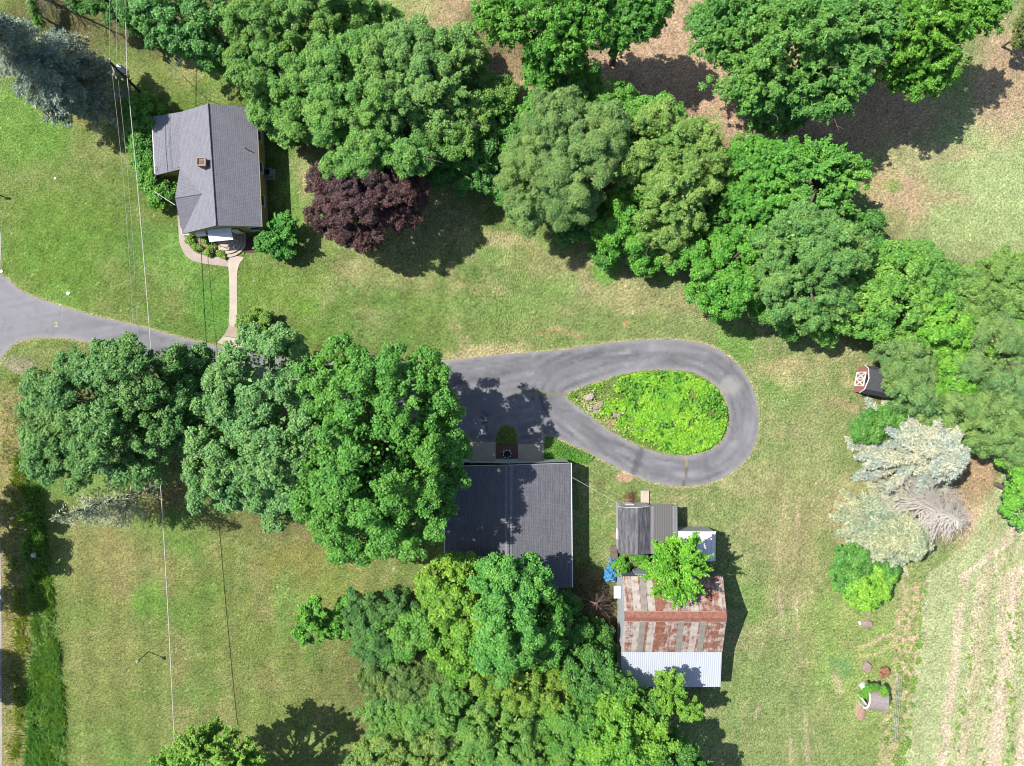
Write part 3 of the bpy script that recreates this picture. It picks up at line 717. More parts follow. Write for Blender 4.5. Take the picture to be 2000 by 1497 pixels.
# ------------------------------------------------------------------ tool shed with lean-to, open metal shed
def build_shed():
    t = thing("tool_shed", P(1265, 1035), "dark streaked gable shed with a brown lean-to roof beside the garage", "shed")
    OLD = shingle("black_weathered_shingle", A(116, 114, 122), A(86, 86, 96), .3, .16, .6)
    NW, SW = P(1207.5, 990.5, 2.5), P(1208, 1080.5, 2.5)
    Nr, Sr = P(1246.5, 992.5, 3.7), P(1246, 1084.5, 3.7)
    NJ, SJ = P(1270, 989, 2.9), P(1270, 1082, 2.9)
    NE, SE = P(1323, 987.5, 2.7), P(1324, 1081, 2.7)
    roof = mesh("roof", slab([Nr, NW, SW, Sr], .1) + slab([Nr, Sr, SJ, NJ], .1), OLD, t)
    mesh("ridge_cap", tube([Nr, Sr], .07, 6), shingle("pale_ridge_shingle", A(150, 148, 152), A(110, 110, 118), .2, .3), roof)
    BR = siding("brown_roll_roofing", A(132, 128, 127), .2, 0, .75)
    lt = mesh("lean_to_roof", slab([NJ + Vector((.02, 0, 0)), SJ + Vector((.02, 0, 0)), SE, NE], .08), BR, t)
    GR = metal_roof("grey_flashing", A(158, 158, 162), A(120, 120, 124), .4)
    for a, b, c, d in [(.0, .12, 0, 0), (.82, .97, 0, 0)]:
        q = [NJ.lerp(NE, a), SJ.lerp(SE, a), SJ.lerp(SE, b), NJ.lerp(NE, b)]
        mesh("roof_sheet", slab([p + Vector((.02, 0, .022)) for p in q], .018), GR, lt)
    W_ = siding("white_shed_boards", A(214, 214, 210), .18)
    y0, y1 = NW.y - .0, SW.y + .12; x0, x1 = NW.x + .12, NE.x - .12; xr = Nr.x; xj = NJ.x
    V3 = lambda x, y, z: Vector((x, y, z)); yn = NW.y - .02
    yn = max(NW.y, Nr.y) + .02
    f = [[V3(xj, yn, -.1), V3(x0, yn, -.1), V3(x0, yn, 2.45), V3(xr, yn, 3.58), V3(xj, yn, 2.85)], [V3(x0, yn, -.1), V3(x0, y1, -.1), V3(x0, y1, 2.42), V3(x0, yn, 2.42)],
         [V3(x0, y1, -.1), V3(x1, y1, -.1), V3(x1, y1, 2.6), V3(xj, y1, 2.8), V3(xr, y1, 3.58), V3(x0, y1, 2.42)], [V3(x1, y1, -.1), V3(x1, yn - .2, -.1), V3(x1, yn - .2, 2.6), V3(x1, y1, 2.6)],
         [V3(x1, yn - .2, -.1), V3(xj, yn - .2, -.1), V3(xj, yn - .2, 2.8), V3(x1, yn - .2, 2.6)]]
    mesh("wall", f, W_, t)
    mesh("fascia", slab([Nr + V3(0, .03, 0), NW + V3(0, .03, 0), NW + V3(0, 0, 0), Nr], .2) + slab([NJ + V3(0, .03, 0), Nr + V3(0, .03, 0), Nr, NJ], .2), WHITE, t)
    d = mesh("door", box(((x0 + xr) / 2 + .3, yn + .03, .02), (1.0, .05, 2.0)), WHITE, t)
    mesh("handle", box(((x0 + xr) / 2 + .68, yn + .08, 1.0), (.05, .06, .16)), DARK, d)
    window(t, (x0, y1 + 2.2), (x0, y1 + 1.3), 1.1, 1.9, (-1, 0))
build_shed()
def build_lean():
    t = thing("metal_shed", P(1360, 1065), "low open shed with a white ribbed metal roof beside the tool shed", "shed")
    NW, NE, SE, SW = P(1325, 1039, 3.1), P(1398, 1040, 3.0), P(1397.5, 1096.5, 2.7), P(1326, 1098, 2.8)
    roof = mesh("roof", slab([NW, SW, SE, NE], .05), metal_roof("white_ribbed_metal", (.6, .6, .61), A(190, 178, 172), .46, .2), t)
    V3 = lambda x, y, z: Vector((x, y, z))
    x0, x1, y0, y1 = NW.x + .1, NE.x - .1, NW.y - .06, SE.y + .12
    GW = siding("grey_metal_wall", A(196, 202, 206), .3, 0, .7)
    f = [[V3(x1, y0, 0), V3(x0, y0, 0), V3(x0, y0, 3.03), V3(x1, y0, 2.93)], [V3(x1, y1, 0), V3(x1, y0, 0), V3(x1, y0, 2.93), V3(x1, y1, 2.64)], [V3(x0, y1, 0), V3(x0, y0, 0), V3(x0, y0, 3.03), V3(x0, y1, 2.74)]]
    mesh("wall", f, GW, t)
    for x in (x0 + .1, (x0 + x1) / 2, x1 - .1): mesh("post", box((x, y1 + .1, 0), (.12, .12, 2.66)), GREYW, t)
    mesh("fascia", box(((x0 + x1) / 2, NW.y + .03, 2.9), (x1 - x0 + .3, .04, .16)), WHITE, t)
build_lean()

# ------------------------------------------------------------------ barn
def build_barn():
    t = thing("barn", P(1312, 1220), "large barn with rusty corrugated roof and silver lean-to roof", "barn")
    RUST = rust_roof(); V3 = lambda x, y, z: Vector((x, y, z))
    x0, x1 = 12.25, 23.4; zN, zR, zS, zL = 4.0, 6.6, 4.2, 3.4
    NW, NE = P(1217, 1126, zN), P(1412, 1126, zN); RW, RE = P(1220, 1206, zR), P(1420, 1207, zR)
    SW, SE = P(1213, 1274, zS), P(1410.5, 1274, zS); LW, LE = P(1215.5, 1342, zL), P(1407, 1342, zL)
    north = mesh("roof", slab([RE, RW, NW, NE][::1], .06), RUST, t)
    south = mesh("roof", slab([RW, RE, SE, SW][::-1], .06), RUST, t)
    for o_ in (north, south):
        pass
    SIL = metal_roof("silver_ribbed_metal", A(226, 233, 244), A(202, 212, 226), .23, 0., .14)
    mesh("lean_to_roof", slab([SW + V3(0, 0, -.08), LW, LE, SE + V3(0, 0, -.08)], .05), SIL, t)
    rc = []
    for s in (-1, 1):
        d = V3(0, s * .55, -.33); rc += slab(([RW, RE, RE + d, RW + d] if s < 0 else [RE, RW, RW + d, RE + d])[::1], .02)
    rc = [[p + V3(0, 0, .05) for p in f] for f in rc]
    mesh("ridge_cap", rc, plain("red_rusted_flashing", A(156, 92, 76), A(192, 140, 122), 3.4), t)
    for s in (-1, 1):
        d = V3(0, s * .56, -.31); mesh("ridge_edge", tube([RW + d + V3(0, 0, .05), RE + d + V3(0, 0, .05)], .035, 5), plain("pale_seam", A(226, 206, 196), A(190, 140, 120), 3), t)
    SKY = metal_roof("dull_fibreglass_panel", A(182, 174, 164), A(146, 138, 130), .11)
    def strip(a, b, c, d, u0, u1):
        q = [a.lerp(b, u0), a.lerp(b, u1), d.lerp(c, u1), d.lerp(c, u0)]
        n = (q[1] - q[0]).cross(q[2] - q[1])
        if n.z < 0: q.reverse()
        mesh("skylight_panel", slab([p + V3(0, 0, .03) for p in q], .02), SKY, t)
    strip(NW, NE, RE.lerp(NE, .12), RW.lerp(NW, .12), .165, .225); strip(NW, NE, RE.lerp(NE, .12), RW.lerp(NW, .12), .56, .6)
    for u in (.155, .53, .745): strip(RW.lerp(SW, .09), RE.lerp(SE, .09), SE, SW, u, u + .058)
    GW = siding("blue_grey_ribbed_wall", A(128, 140, 158), .36, 0, .6)
    yn, yr, ysu, yl = NW.y - .12, RW.y, SW.y, LW.y + .15
    def g(x): return [V3(x, yn, -.1), V3(x, yn, zN - .12), V3(x, yr, zR - .1), V3(x, ysu, zS - .12), V3(x, yl, zL - .08), V3(x, yl, -.1)]
    f = [g(x0 + .1), g(x1 - .12)[::-1], [V3(x1 - .12, yn, -.1), V3(x0 + .1, yn, -.1), V3(x0 + .1, yn, zN - .12), V3(x1 - .12, yn, zN - .12)]]
    mesh("wall", f, GW, t)
    SW_ = siding("silver_side_wall", A(214, 222, 228), .3, 0, .75)
    mesh("side_wall", [[p + V3(-.02, 0, 0) for p in g(x0 + .1)]], SW_, t)
    mesh("rear_wall", [[V3(x0 + .1, yl, -.1), V3(x1 - .12, yl, -.1), V3(x1 - .12, yl, zL - .08), V3(x0 + .1, yl, zL - .08)]], GW, t)
    d = mesh("sliding_door", box((x0 + 3.2, yn + .08, .05), (3.2, .06, 3.0)), SW_, t)
    mesh("handle", box((x0 + 1.9, yn + .13, 1.2), (.06, .06, .3)), DARK, d)
    mesh("hayloft_hood", slab([P(1199, 1145, 3.0), P(1199, 1169, 3.0), P(1213, 1169, 3.2), P(1213, 1145, 3.2)], .08), WHITE, t)
    window(t, (x1 - .12, -27.6), (x1 - .12, -26.4), 1.3, 2.3, (1, 0)); window(t, (x1 - .12, -31.6), (x1 - .12, -30.6), 1.3, 2.1, (1, 0))
    mesh("door", box((x0 + 7.5, yl - .04, .02), (2.4, .06, 2.4)), GREYW, t)
build_barn()

# ------------------------------------------------------------------ small red gambrel shed, arched shelter
def build_red_shed():
    t = thing("small_red_shed", P(1695, 750), "small red gambrel shed with white-trimmed door half under the willow", "shed")
    V3 = lambda x, y, z: Vector((x, y, z))
    a = P(1672, 741); ang = R_(-11); ax = V3(math.cos(ang), math.sin(ang), 0); cx = V3(-ax.y, ax.x, 0)
    prof = [(-1.62, 1.75), (-1.18, 2.75), (0, 3.25), (1.18, 2.75), (1.62, 1.75)]
    L = 3.4
    f0 = [a + cx * u + V3(0, 0, z) - ax * .12 for u, z in prof]; f1 = [p + ax * (L + .2) for p in f0]
    rf = []
    for i in range(4): rf += slab([f0[i], f1[i], f1[i + 1], f0[i + 1]], .07)
    roof = mesh("roof", rf, shingle("dark_grey_shingle", A(116, 116, 124), A(98, 98, 106), .3, .15), t)
    RED = siding("faded_red_boards", A(196, 134, 124), .2, 0, .7)
    w = []
    for s, q in ((0, f0), (L, f1)):
        b0, b1 = a - cx * 1.5 + ax * s, a + cx * 1.5 + ax * s
        w.append([b1, b0] + [a + ax * s + cx * (u * .94) + V3(0, 0, z - .08) for u, z in prof] if s == 0 else [b0, b1] + [a + ax * s + cx * (u * .94) + V3(0, 0, z - .08) for u, z in prof[::-1]])
    for s in (-1, 1): w.append([a + cx * 1.5 * s, a + cx * 1.5 * s + ax * L, a + cx * 1.52 * s + ax * L + V3(0, 0, 1.68), a + cx * 1.52 * s + V3(0, 0, 1.68)])
    mesh("wall", w, RED, t)
    tr = []
    for i in range(4): tr += tube([f0[i] + V3(0, 0, -.05) - ax * .04, f0[i + 1] + V3(0, 0, -.05) - ax * .04], .06, 4)
    mesh("trim", tr, WHITE, roof)
    d = []
    fr = a - ax * .07
    def bar(p, q, r=.075): return tube([fr + cx * p[0] + V3(0, 0, p[1]), fr + cx * q[0] + V3(0, 0, q[1])], r, 4)
    for p, q in [((-.78, .1), (.78, .1)), ((-.78, 2.1), (.78, 2.1)), ((-.78, .1), (-.78, 2.1)), ((.78, .1), (.78, 2.1)), ((0, .1), (0, 2.1)), ((-.78, .1), (0, 2.1)), ((0, .1), (.78, 2.1)), ((0, .1), (-.78, 2.1)), ((.78, .1), (0, 2.1))]:
        d += bar(p, q)
    mesh("door", box((a - ax * .03), (.05, 1.56, 2.1), ang), RED, t)
    mesh("door_trim", d, WHITE, t.children[-1])
    vent = fr + V3(0, 0, 2.35); mesh("loft_vent", box(vent, (.05, .9, .38), ang), DARK, t)
build_red_shed()
def build_shelter():
    t = thing("arched_shelter", P(1690, 1352), "little arched garden shelter with curved grey roof and white sides", "shelter")
    V3 = lambda x, y, z: Vector((x, y, z)); a = P(1679, 1352.5); ang = R_(-8)
    ax = V3(math.cos(ang), math.sin(ang), 0); cx = V3(-ax.y, ax.x, 0); n = 12; L = 2.15
    def arc(r, s, h=1.15, z0=1.25): return [a + ax * s + cx * (r * math.cos(k * math.pi / n)) + V3(0, 0, z0 + h * math.sin(k * math.pi / n)) for k in range(n + 1)]
    o0, o1, i0, i1 = arc(1.24, 0), arc(1.24, L), arc(1.18, 0, 1.09), arc(1.18, L, 1.09); f = []
    for k in range(n): f += [[o0[k], o1[k], o1[k + 1], o0[k + 1]], [i0[k + 1], i1[k + 1], i1[k], i0[k]], [o0[k], o0[k + 1], i0[k + 1], i0[k]], [o1[k + 1], o1[k], i1[k], i1[k + 1]]]
    mesh("roof", f, shingle("pale_grey_shakes", A(206, 192, 188), A(190, 176, 174), .3, .16), t)
    e0, e1, j0, j1 = arc(1.28, -.08, 1.2), arc(1.28, -.001, 1.2), arc(1.05, -.08, .98), arc(1.05, -.001, .98); f = []
    for k in range(n): f += [[e0[k], e1[k], e1[k + 1], e0[k + 1]], [j0[k + 1], j1[k + 1], j1[k], j0[k]], [e0[k + 1], j0[k + 1], j0[k], e0[k]], [e1[k], j1[k], j1[k + 1], e1[k + 1]]]
    mesh("front_arch", f, WHITE, t)
    for s in (-1, 1): mesh("side_panel", box(a + cx * 1.2 * s + ax * L / 2, (L - .02, .06, 1.25), ang), WHITE, t)
    mesh("back_panel", [[p for p in arc(1.16, L - .05, 1.06)] + [a + ax * (L - .05) - cx * 1.16, a + ax * (L - .05) + cx * 1.16]], WHITE, t)
    mesh("bench", box(a + ax * 1.2 + V3(0, 0, .4), (.9, 1.9, .06), ang), GREYW, t)
    b = P(1684, 1339); 
    q = thing("white_bin", b, "small white box leaning in the ivy above the arched shelter", "box")
    mesh("body", box(b + V3(0, 0, .02), (.7, .62, .6), .6), WHITE, q); mesh("lid", box(b + V3(0, 0, .622), (.76, .68, .07), .6), WHITE, q)
    b = P(1683, 1366); q = thing("white_fence_panel", b, "short white fence panel slanting from the arched shelter's front", "fence")
    e = V3(.58, -.8, 0)
    for k in range(8):
        c = b + e * (-.75 + k * .21); mesh("picket", box(c, (.14, .04, 1.0), math.atan2(e.y, e.x)), WHITE, q)
    for z in (.25, .75): mesh("rail", box(b + V3(-.03, -.03, z), (1.75, .05, .1), math.atan2(e.y, e.x)), WHITE, q)
build_shelter()
# ------------------------------------------------------------------ utility pole, cables, lamp, mailbox, small yard things
V3 = lambda x, y, z: Vector((x, y, z))
WIRE = plain("pale_cable_sheath", A(246, 240, 232), A(236, 230, 220), 2); THIN = plain("thin_grey_wire", A(220, 220, 210), A(190, 190, 180), 2)
def build_pole():
    b = P(293, 199); t = thing("utility_pole", b, "dark wooden utility pole with a white transformer above the house", "utility pole")
    top = P(214, 121, 9.6)
    mesh("pole", tube([b, b.lerp(top, .5), top], [.17, .15, .12], 10), plain("dark_creosote_wood", A(84, 74, 64), A(56, 50, 44), 5), t)
    q = P(237, 134, 7.9); pz = b.lerp(top, 7.9 / 9.6)
    tr = mesh("transformer", lathe(q, [(.25, -.5), (.3, -.45), (.3, .45), (.26, .52), (.1, .56)], 16), plain("white_transformer_enamel", A(232, 234, 236), A(206, 208, 212), 3, .4), t)
    mesh("bushing", lathe(q + V3(.1, .08, .55), [(.05, 0), (.07, .06), (.05, .12), (.06, .18), (.02, .24)], 10), WHITE, tr)
    mesh("bracket", tube([pz, q], .05, 6), GALV, tr)
    for dx, dy, z in [(-.1, -.8, 8.4), (-.05, .35, 9.3), (.5, -1.0, 7.7)]:
        p0 = b.lerp(top, z / 9.6); p1 = p0 + V3(dx, dy, .0)
        br = mesh("insulator_arm", tube([p0, p1], .035, 6), GREYW, t)
        mesh("insulator", lathe(p1, [(.06, -.02), (.09, .05), (.05, .1), (.09, .16), (.04, .24)], 10), WHITE, br)
    p0 = b.lerp(top, .86)
    mesh("crossarm", box(p0 + V3(-.12, -.55, 0), (.1, 1.3, .1), .35), plain("pale_crossarm", A(206, 196, 180)), t)
build_pole()
def sag(a, b, s, n=14): return [a.lerp(b, k / n) - V3(0, 0, s * 4 * (k / n) * (1 - k / n)) for k in range(n + 1)]
def cable(name, pts, r, mat, label):
    m = mesh(name, tube(pts, r, 5), mat); return tag(m, label, "cable")
p_at = P(248, 147, 6.5)
c1 = sag(P(242, -60, 6.9), p_at, .05, 6)[:-1] + sag(p_at, P(341, 1466, 6.4), 1.0, 24)
# keep the drawn line's straightness: cable droops only a little in plan
cable("service_cable", c1, .042, WIRE, "thick pale overhead cable running past the house down to the lower lawn")
def wire(a, za, b, zb, s, label): cable("power_wire", sag(P(*a, za), P(*b, zb), s), .016, THIN, label)
wire((212, -60), 9.4, (214, 119), 9.4, .1, "thin wire reaching the utility pole's top from the upper edge")
wire((226, -60), 8.4, (227.5, 112), 8.4, .1, "thin wire second from the left above the utility pole")
wire((219, 145), 8.4, (262, 700), 8.2, .6, "thin left wire leaving the utility pole over the front lawn")
wire((231, 158), 7.7, (270, 700), 7.9, .6, "thin right wire leaving the utility pole over the front lawn")
cable("service_wire", sag(P(1116, 932, 3.3), P(1212, 986, 3.2), .15), .02, WIRE, "thin white wire strung between garage and tool shed")
def build_lamp():
    b = P(290, 1273); t = thing("yard_lamp", b, "slim lamp post with pale lantern on the lower lawn", "lamp post")
    top = b + V3(.12, -.1, 2.2)
    mesh("post", tube([b, top], .05, 8), DARK, t)
    h = mesh("lantern", lathe(top, [(.08, 0), (.16, .08), (.19, .36), (.05, .4)], 8), plain("frosted_lantern", A(214, 208, 176), A(196, 190, 160)), t)
    mesh("lantern_cap", lathe(top + V3(0, 0, .401), [(.22, 0), (.14, .09), (.03, .14)], 8), plain("tan_cap", A(206, 196, 160)), h)
build_lamp()
def build_mailbox():
    b = P(3, 383); t = thing("mailbox", b, "black mailbox on a post at the left road edge", "mailbox")
    mesh("post", box(b, (.1, .1, 1.05)), DARK, t)
    pr = [(-.12, 1.05), (.12, 1.05)] + [(.12 * math.cos(a), 1.2 + .12 * math.sin(a)) for a in np.linspace(0, math.pi, 8)]
    L = .55; f0 = [b + V3(-L / 2, u, z) for u, z in pr]; f1 = [p + V3(L, 0, 0) for p in f0]; n = len(pr)
    bd = mesh("body", [f0[::-1], f1] + [[f0[i], f0[(i + 1) % n], f1[(i + 1) % n], f1[i]] for i in range(n)], DARK, t)
    mesh("flag", box(b + V3(.1, -.14, 1.15), (.05, .02, .25)), plain("red_flag", A(170, 50, 44)), bd)
build_mailbox()
def flat(name, pts, z, h, mat, label, cat):
    return tag(mesh(name, prism([P(*p).xy for p in pts], z, h), mat), label, cat)
flat("utility_cover", [(129.6, 573), (133, 570), (138, 572.6), (134.6, 577.4), (131, 576)], 0, .09, WHITE, "white square cover lying on the lawn above the driveway", "cover")
flat("marker_plate", [(105.6, 347.3), (109.6, 347), (110, 350.5), (106, 351)], 0, .05, WHITE, "tiny white plate in the front lawn left of the cable", "plate")
flat("marker_plate", [(1, 530), (5, 527), (6.5, 532), (2, 534)], .02, .08, WHITE, "pale stone at the driveway mouth by the road", "stone")
flat("stepping_stone", [(493.5, 549), (498, 546.5), (500.6, 550), (496, 552.6)], 0, .07, ROCK, "small pale stone in the grass right of the front walk", "stone")
flat("white_marker", [(1676, 1216), (1679.5, 1213), (1682, 1218.5), (1678.6, 1221.6)], 0, .06, WHITE, "little white tile beside the pink stone on the right lawn", "tile")
def litter(px, py, s, label):
    b = P(px, py); r = np.random.default_rng(int(px)); pr = []
    f = lathe(b + V3(0, 0, .1), [(.05 * s, 0), (.28 * s, .06 * s), (.3 * s, .2 * s), (.12 * s, .32 * s)], 7)
    j = {}
    def jit(p):
        k = (round(p.x, 3), round(p.y, 3), round(p.z, 3))
        if k not in j: j[k] = p + Vector(r.normal(0, .05 * s, 3))
        return j[k]
    return tag(mesh("litter", [[jit(p) for p in q] for q in f], WHITE), label, "litter")
litter(69, 1083, 1.1, "white bag caught in the tall ditch grass"); litter(27, 1012, .6, "small white scrap on the verge beside the ditch grass")
litter(65, 1197, .5, "tiny white scrap low in the ditch grass"); litter(92, 230, .7, "white speck in the grass below the blue spruce")
def rock(px, py, rx, ry, h, label, ang=0., name="boulder", mat=None, seed=0, n=9, top=.72):
    r = np.random.default_rng(seed + int(px * 3 + py)); c = P(px, py); A_ = [2 * math.pi * k / n for k in range(n)]
    j = r.uniform(.8, 1.12, n); prof = [(1, -.05), (1.04, .4), (top, .95), (top * .45, 1.0)]; ring = []
    ca, sa = math.cos(ang), math.sin(ang)
    for q, z in prof:
        row = []
        for k in range(n):
            u, v = q * j[k] * rx * M2 * math.cos(A_[k]), q * j[k] * ry * M2 * math.sin(A_[k]); e = r.normal(0, .02, 3)
            row.append(c + V3(u * ca - v * sa + e[0], u * sa + v * ca + e[1], z * h + e[2]))
        ring.append(row)
    f = [[ring[i][k], ring[i][(k + 1) % n], ring[i + 1][(k + 1) % n], ring[i + 1][k]] for i in range(3) for k in range(n)] + [ring[3]]
    return tag(mesh(name, f, mat or ROCK), label, "rock")
rock(1694, 1218, 11, 8, .4, "rounded pink stone below the lime bush on the right lawn", .2)
rock(1697, 1197, 5, 5, .22, "small reddish stone just under the lime bush", .2)
rock(1691, 1302, 11, 11, .45, "flat pale pink slab standing above the arched shelter", .5, top=.9, n=6)
rock(1680, 1392, 10, 17, .18, "low heap of pale pink rubble in front of the arched shelter", .1, "rubble_heap", plain("pink_rubble", A(214, 180, 158), A(180, 146, 124), 8, bump=.8))
rock(1227, 935, 10, 6, .06, "bare pinkish earth mound beside the loop driveway", .1, "earth_mound", plain("pink_sand", A(212, 178, 146), A(196, 164, 130), 8))
rock(1152, 776, 12, 7, .5, "pale grey boulder nearest the island's pointed tip", .5, mat=plain("pale_grey_stone", A(212, 202, 192), A(178, 168, 160), 4))
rock(1170, 792, 14, 7, .4, "low pinkish boulder in the drive island's stony corner", .7)
rock(1204, 811, 9, 6, .45, "pink boulder half in the island's greenery", .3); rock(1216, 806, 5, 4, .3, "small white stone beside the island's pink boulder", .3, mat=WHITE)
rock(1232, 820, 8, 4, .3, "thin pale stone ledge in the middle of the drive island", -.5); rock(1254, 838, 10, 3.5, .3, "pale stone ledge lowest in the drive island", -.3)
rock(1748, 1117, 6, 9, .55, "white upright stone below the lower pale spruce", .2, mat=WHITE, n=6, top=.85)
# shed clutter
def plank(px, py, L, W, H, rot, label, name="plank", mat=None, z=0.):
    return tag(mesh(name, box(P(px, py) + V3(0, 0, z), (L, W, H), rot), mat or GREYW), label, "board" if name != "concrete_block" else "block")
plank(1198, 1079, .78, 1.6, .35, .05, "grey wooden crate platform beside the tool shed's west wall", "wooden_platform")
plank(1201.5, 1077, .4, 1.5, .12, .05, "narrow grey plank lying on the wooden platform", z=.351)
flat("tilted_board", [(1191.5, 1045), (1207, 1038), (1207, 1056)], 0, .1, plain("tan_board", A(196, 160, 122), A(170, 134, 100)), "triangular tan board lying at the tool shed's west wall", "board")
plank(1259, 974, .95, 1.9, .24, 0, "grey concrete step block by the tool shed's north wall", "concrete_block", CONC)
plank(1237, 1064, .3, .3, .2, .4, "small white block by the crate", "concrete_block", WHITE)
def blue_tarp(px, py, rx, ry, h, label, seed):
    r = np.random.default_rng(seed); n = 22; c = P(px, py); g = {}
    for i in range(n):
        for k in range(n):
            u, v = (i / (n - 1) - .5) * 2, (k / (n - 1) - .5) * 2
            d = max(0, 1 - (abs(u) ** 3 + abs(v) ** 3) * .62)
            wob = .16 * math.sin(5 * u + 3 * v + seed) + .13 * math.sin(9 * v - 4 * u) + r.normal() * .05
            e = 1 + .12 * math.sin(6 * math.atan2(v, u) + seed)
            g[i, k] = c + V3(u * rx * M2 * e, v * ry * M2 * e, max(.02, h * d * (.72 + wob)))
    f = [[g[i, k], g[i + 1, k], g[i + 1, k + 1], g[i, k + 1]] for i in range(n - 1) for k in range(n - 1)]
    o = mesh("tarp", f, TARP); return tag(o, label, "tarp")
TARP = plain("blue_tarp_plastic", A(70, 150, 214), A(120, 190, 236), 2.2, .4)
blue_tarp(1191, 1124, 13, 12, .9, "largest crumpled blue tarp heap beside the barn's corner", 1)
blue_tarp(1193, 1109, 8, 8, .7, "middle crumpled blue tarp bundle beside the barn", 2)
blue_tarp(1195, 1093, 6, 5, .6, "smallest blue tarp bundle below the grey platform", 3)
def stick(name, pts, r, mat, label, cat): return tag(mesh(name, tube(pts, r, 6), mat), label, cat)
stick("flagpole", [P(342, 401, 2.2), P(301, 374, 3.1)], [.05, .035], WHITE, "bare white flagpole slanting from the house's west gable", "flagpole")
stick("fallen_branch", [P(1192, 1256, .8), P(1206, 1261, 1.2), P(1212, 1264, .6)], [.06, .1, .08], DEADW, "bleached fallen limb leaning on the barn's west wall", "branch")
stick("fallen_branch", [P(1366, 1388, .06), P(1374, 1378, .08), P(1383, 1366, .05)], [.03, .05, .03], DEADW, "dry pale stick lying in the lawn below the barn", "branch")
def build_fence():
    t = thing("wire_fence", P(1750, 1400), "pale green wire garden fence along the weedy field edge", "fence")
    g = plain("pale_green_wire", A(206, 220, 204), A(180, 196, 178)); a, b = P(1751, 1312), P(1741.5, 1440)
    for k in range(7): mesh("post", tube([a.lerp(b, k / 6), a.lerp(b, k / 6) + V3(0, 0, 1.15)], .035, 6), g, t)
    f = []
    for z in (.12, .4, .75, 1.1): f += tube([a + V3(0, 0, z), b + V3(0, 0, z)], .014, 4)
    for k in range(48): f += tube([a.lerp(b, k / 47) + V3(0, 0, .1), a.lerp(b, k / 47) + V3(0, 0, 1.1)], .008, 3)
    mesh("wire_mesh", f, g, t)
build_fence()

# ------------------------------------------------------------------ vegetation
def unit(v): return v / (np.linalg.norm(v, axis=1, keepdims=True) + 1e-9)
def rdir(n, r): return unit(r.normal(size=(n, 3)))
def leaf_quads(p, nrm, L, W, r, along=None, fold=0.):
    n = len(p)
    t = along if along is not None else r.normal(size=(n, 3))
    t = unit(t - nrm * (t * nrm).sum(1, keepdims=True)); b = np.cross(nrm, t)
    s = r.uniform(.7, 1.3, (n, 1)); L = L * s; W = W * s
    dn = -nrm * L * fold
    return np.stack([p - t * L / 2, p - b * W / 2 + t * L * .05, p + t * L / 2 + dn, p + b * W / 2 + t * L * .05], 1)
STY = {  # bough share, puff radius, leaf length, width, cover, droop, puff density, up, outline unevenness, share of radial arms
    'maple': dict(br=.27, pr=(.3, .62), L=.27, W=.2, cov=2.1, droop=.12, pd=.95, up=.5, jag=.2, arms=.35),
    'ash':   dict(br=.2, pr=(.24, .48), L=.32, W=.15, cov=2.0, droop=.22, pd=.26, up=.45, jag=.26, arms=4.2),
    'elm':   dict(br=.3, pr=(.3, .6), L=.22, W=.13, cov=2.1, droop=.15, pd=.85, up=.45, jag=.24, arms=1.1),
    'willow': dict(br=.33, pr=(.36, .7), L=.3, W=.07, cov=2.1, droop=.4, pd=1.0, up=.4, jag=.18, arms=.6),
    'purple': dict(br=.3, pr=(.3, .56), L=.2, W=.14, cov=2.1, droop=.1, pd=1.0, up=.5, jag=.2, arms=.5),
    'spray': dict(br=.24, pr=(.2, .4), L=.3, W=.18, cov=2.0, droop=.0, pd=0., up=.5, jag=.3, arms=2.4),
    'bush':  dict(br=.36, pr=(.18, .32), L=.15, W=.1, cov=2.0, droop=.05, pd=1.0, up=.5, jag=.16, arms=.3),
}
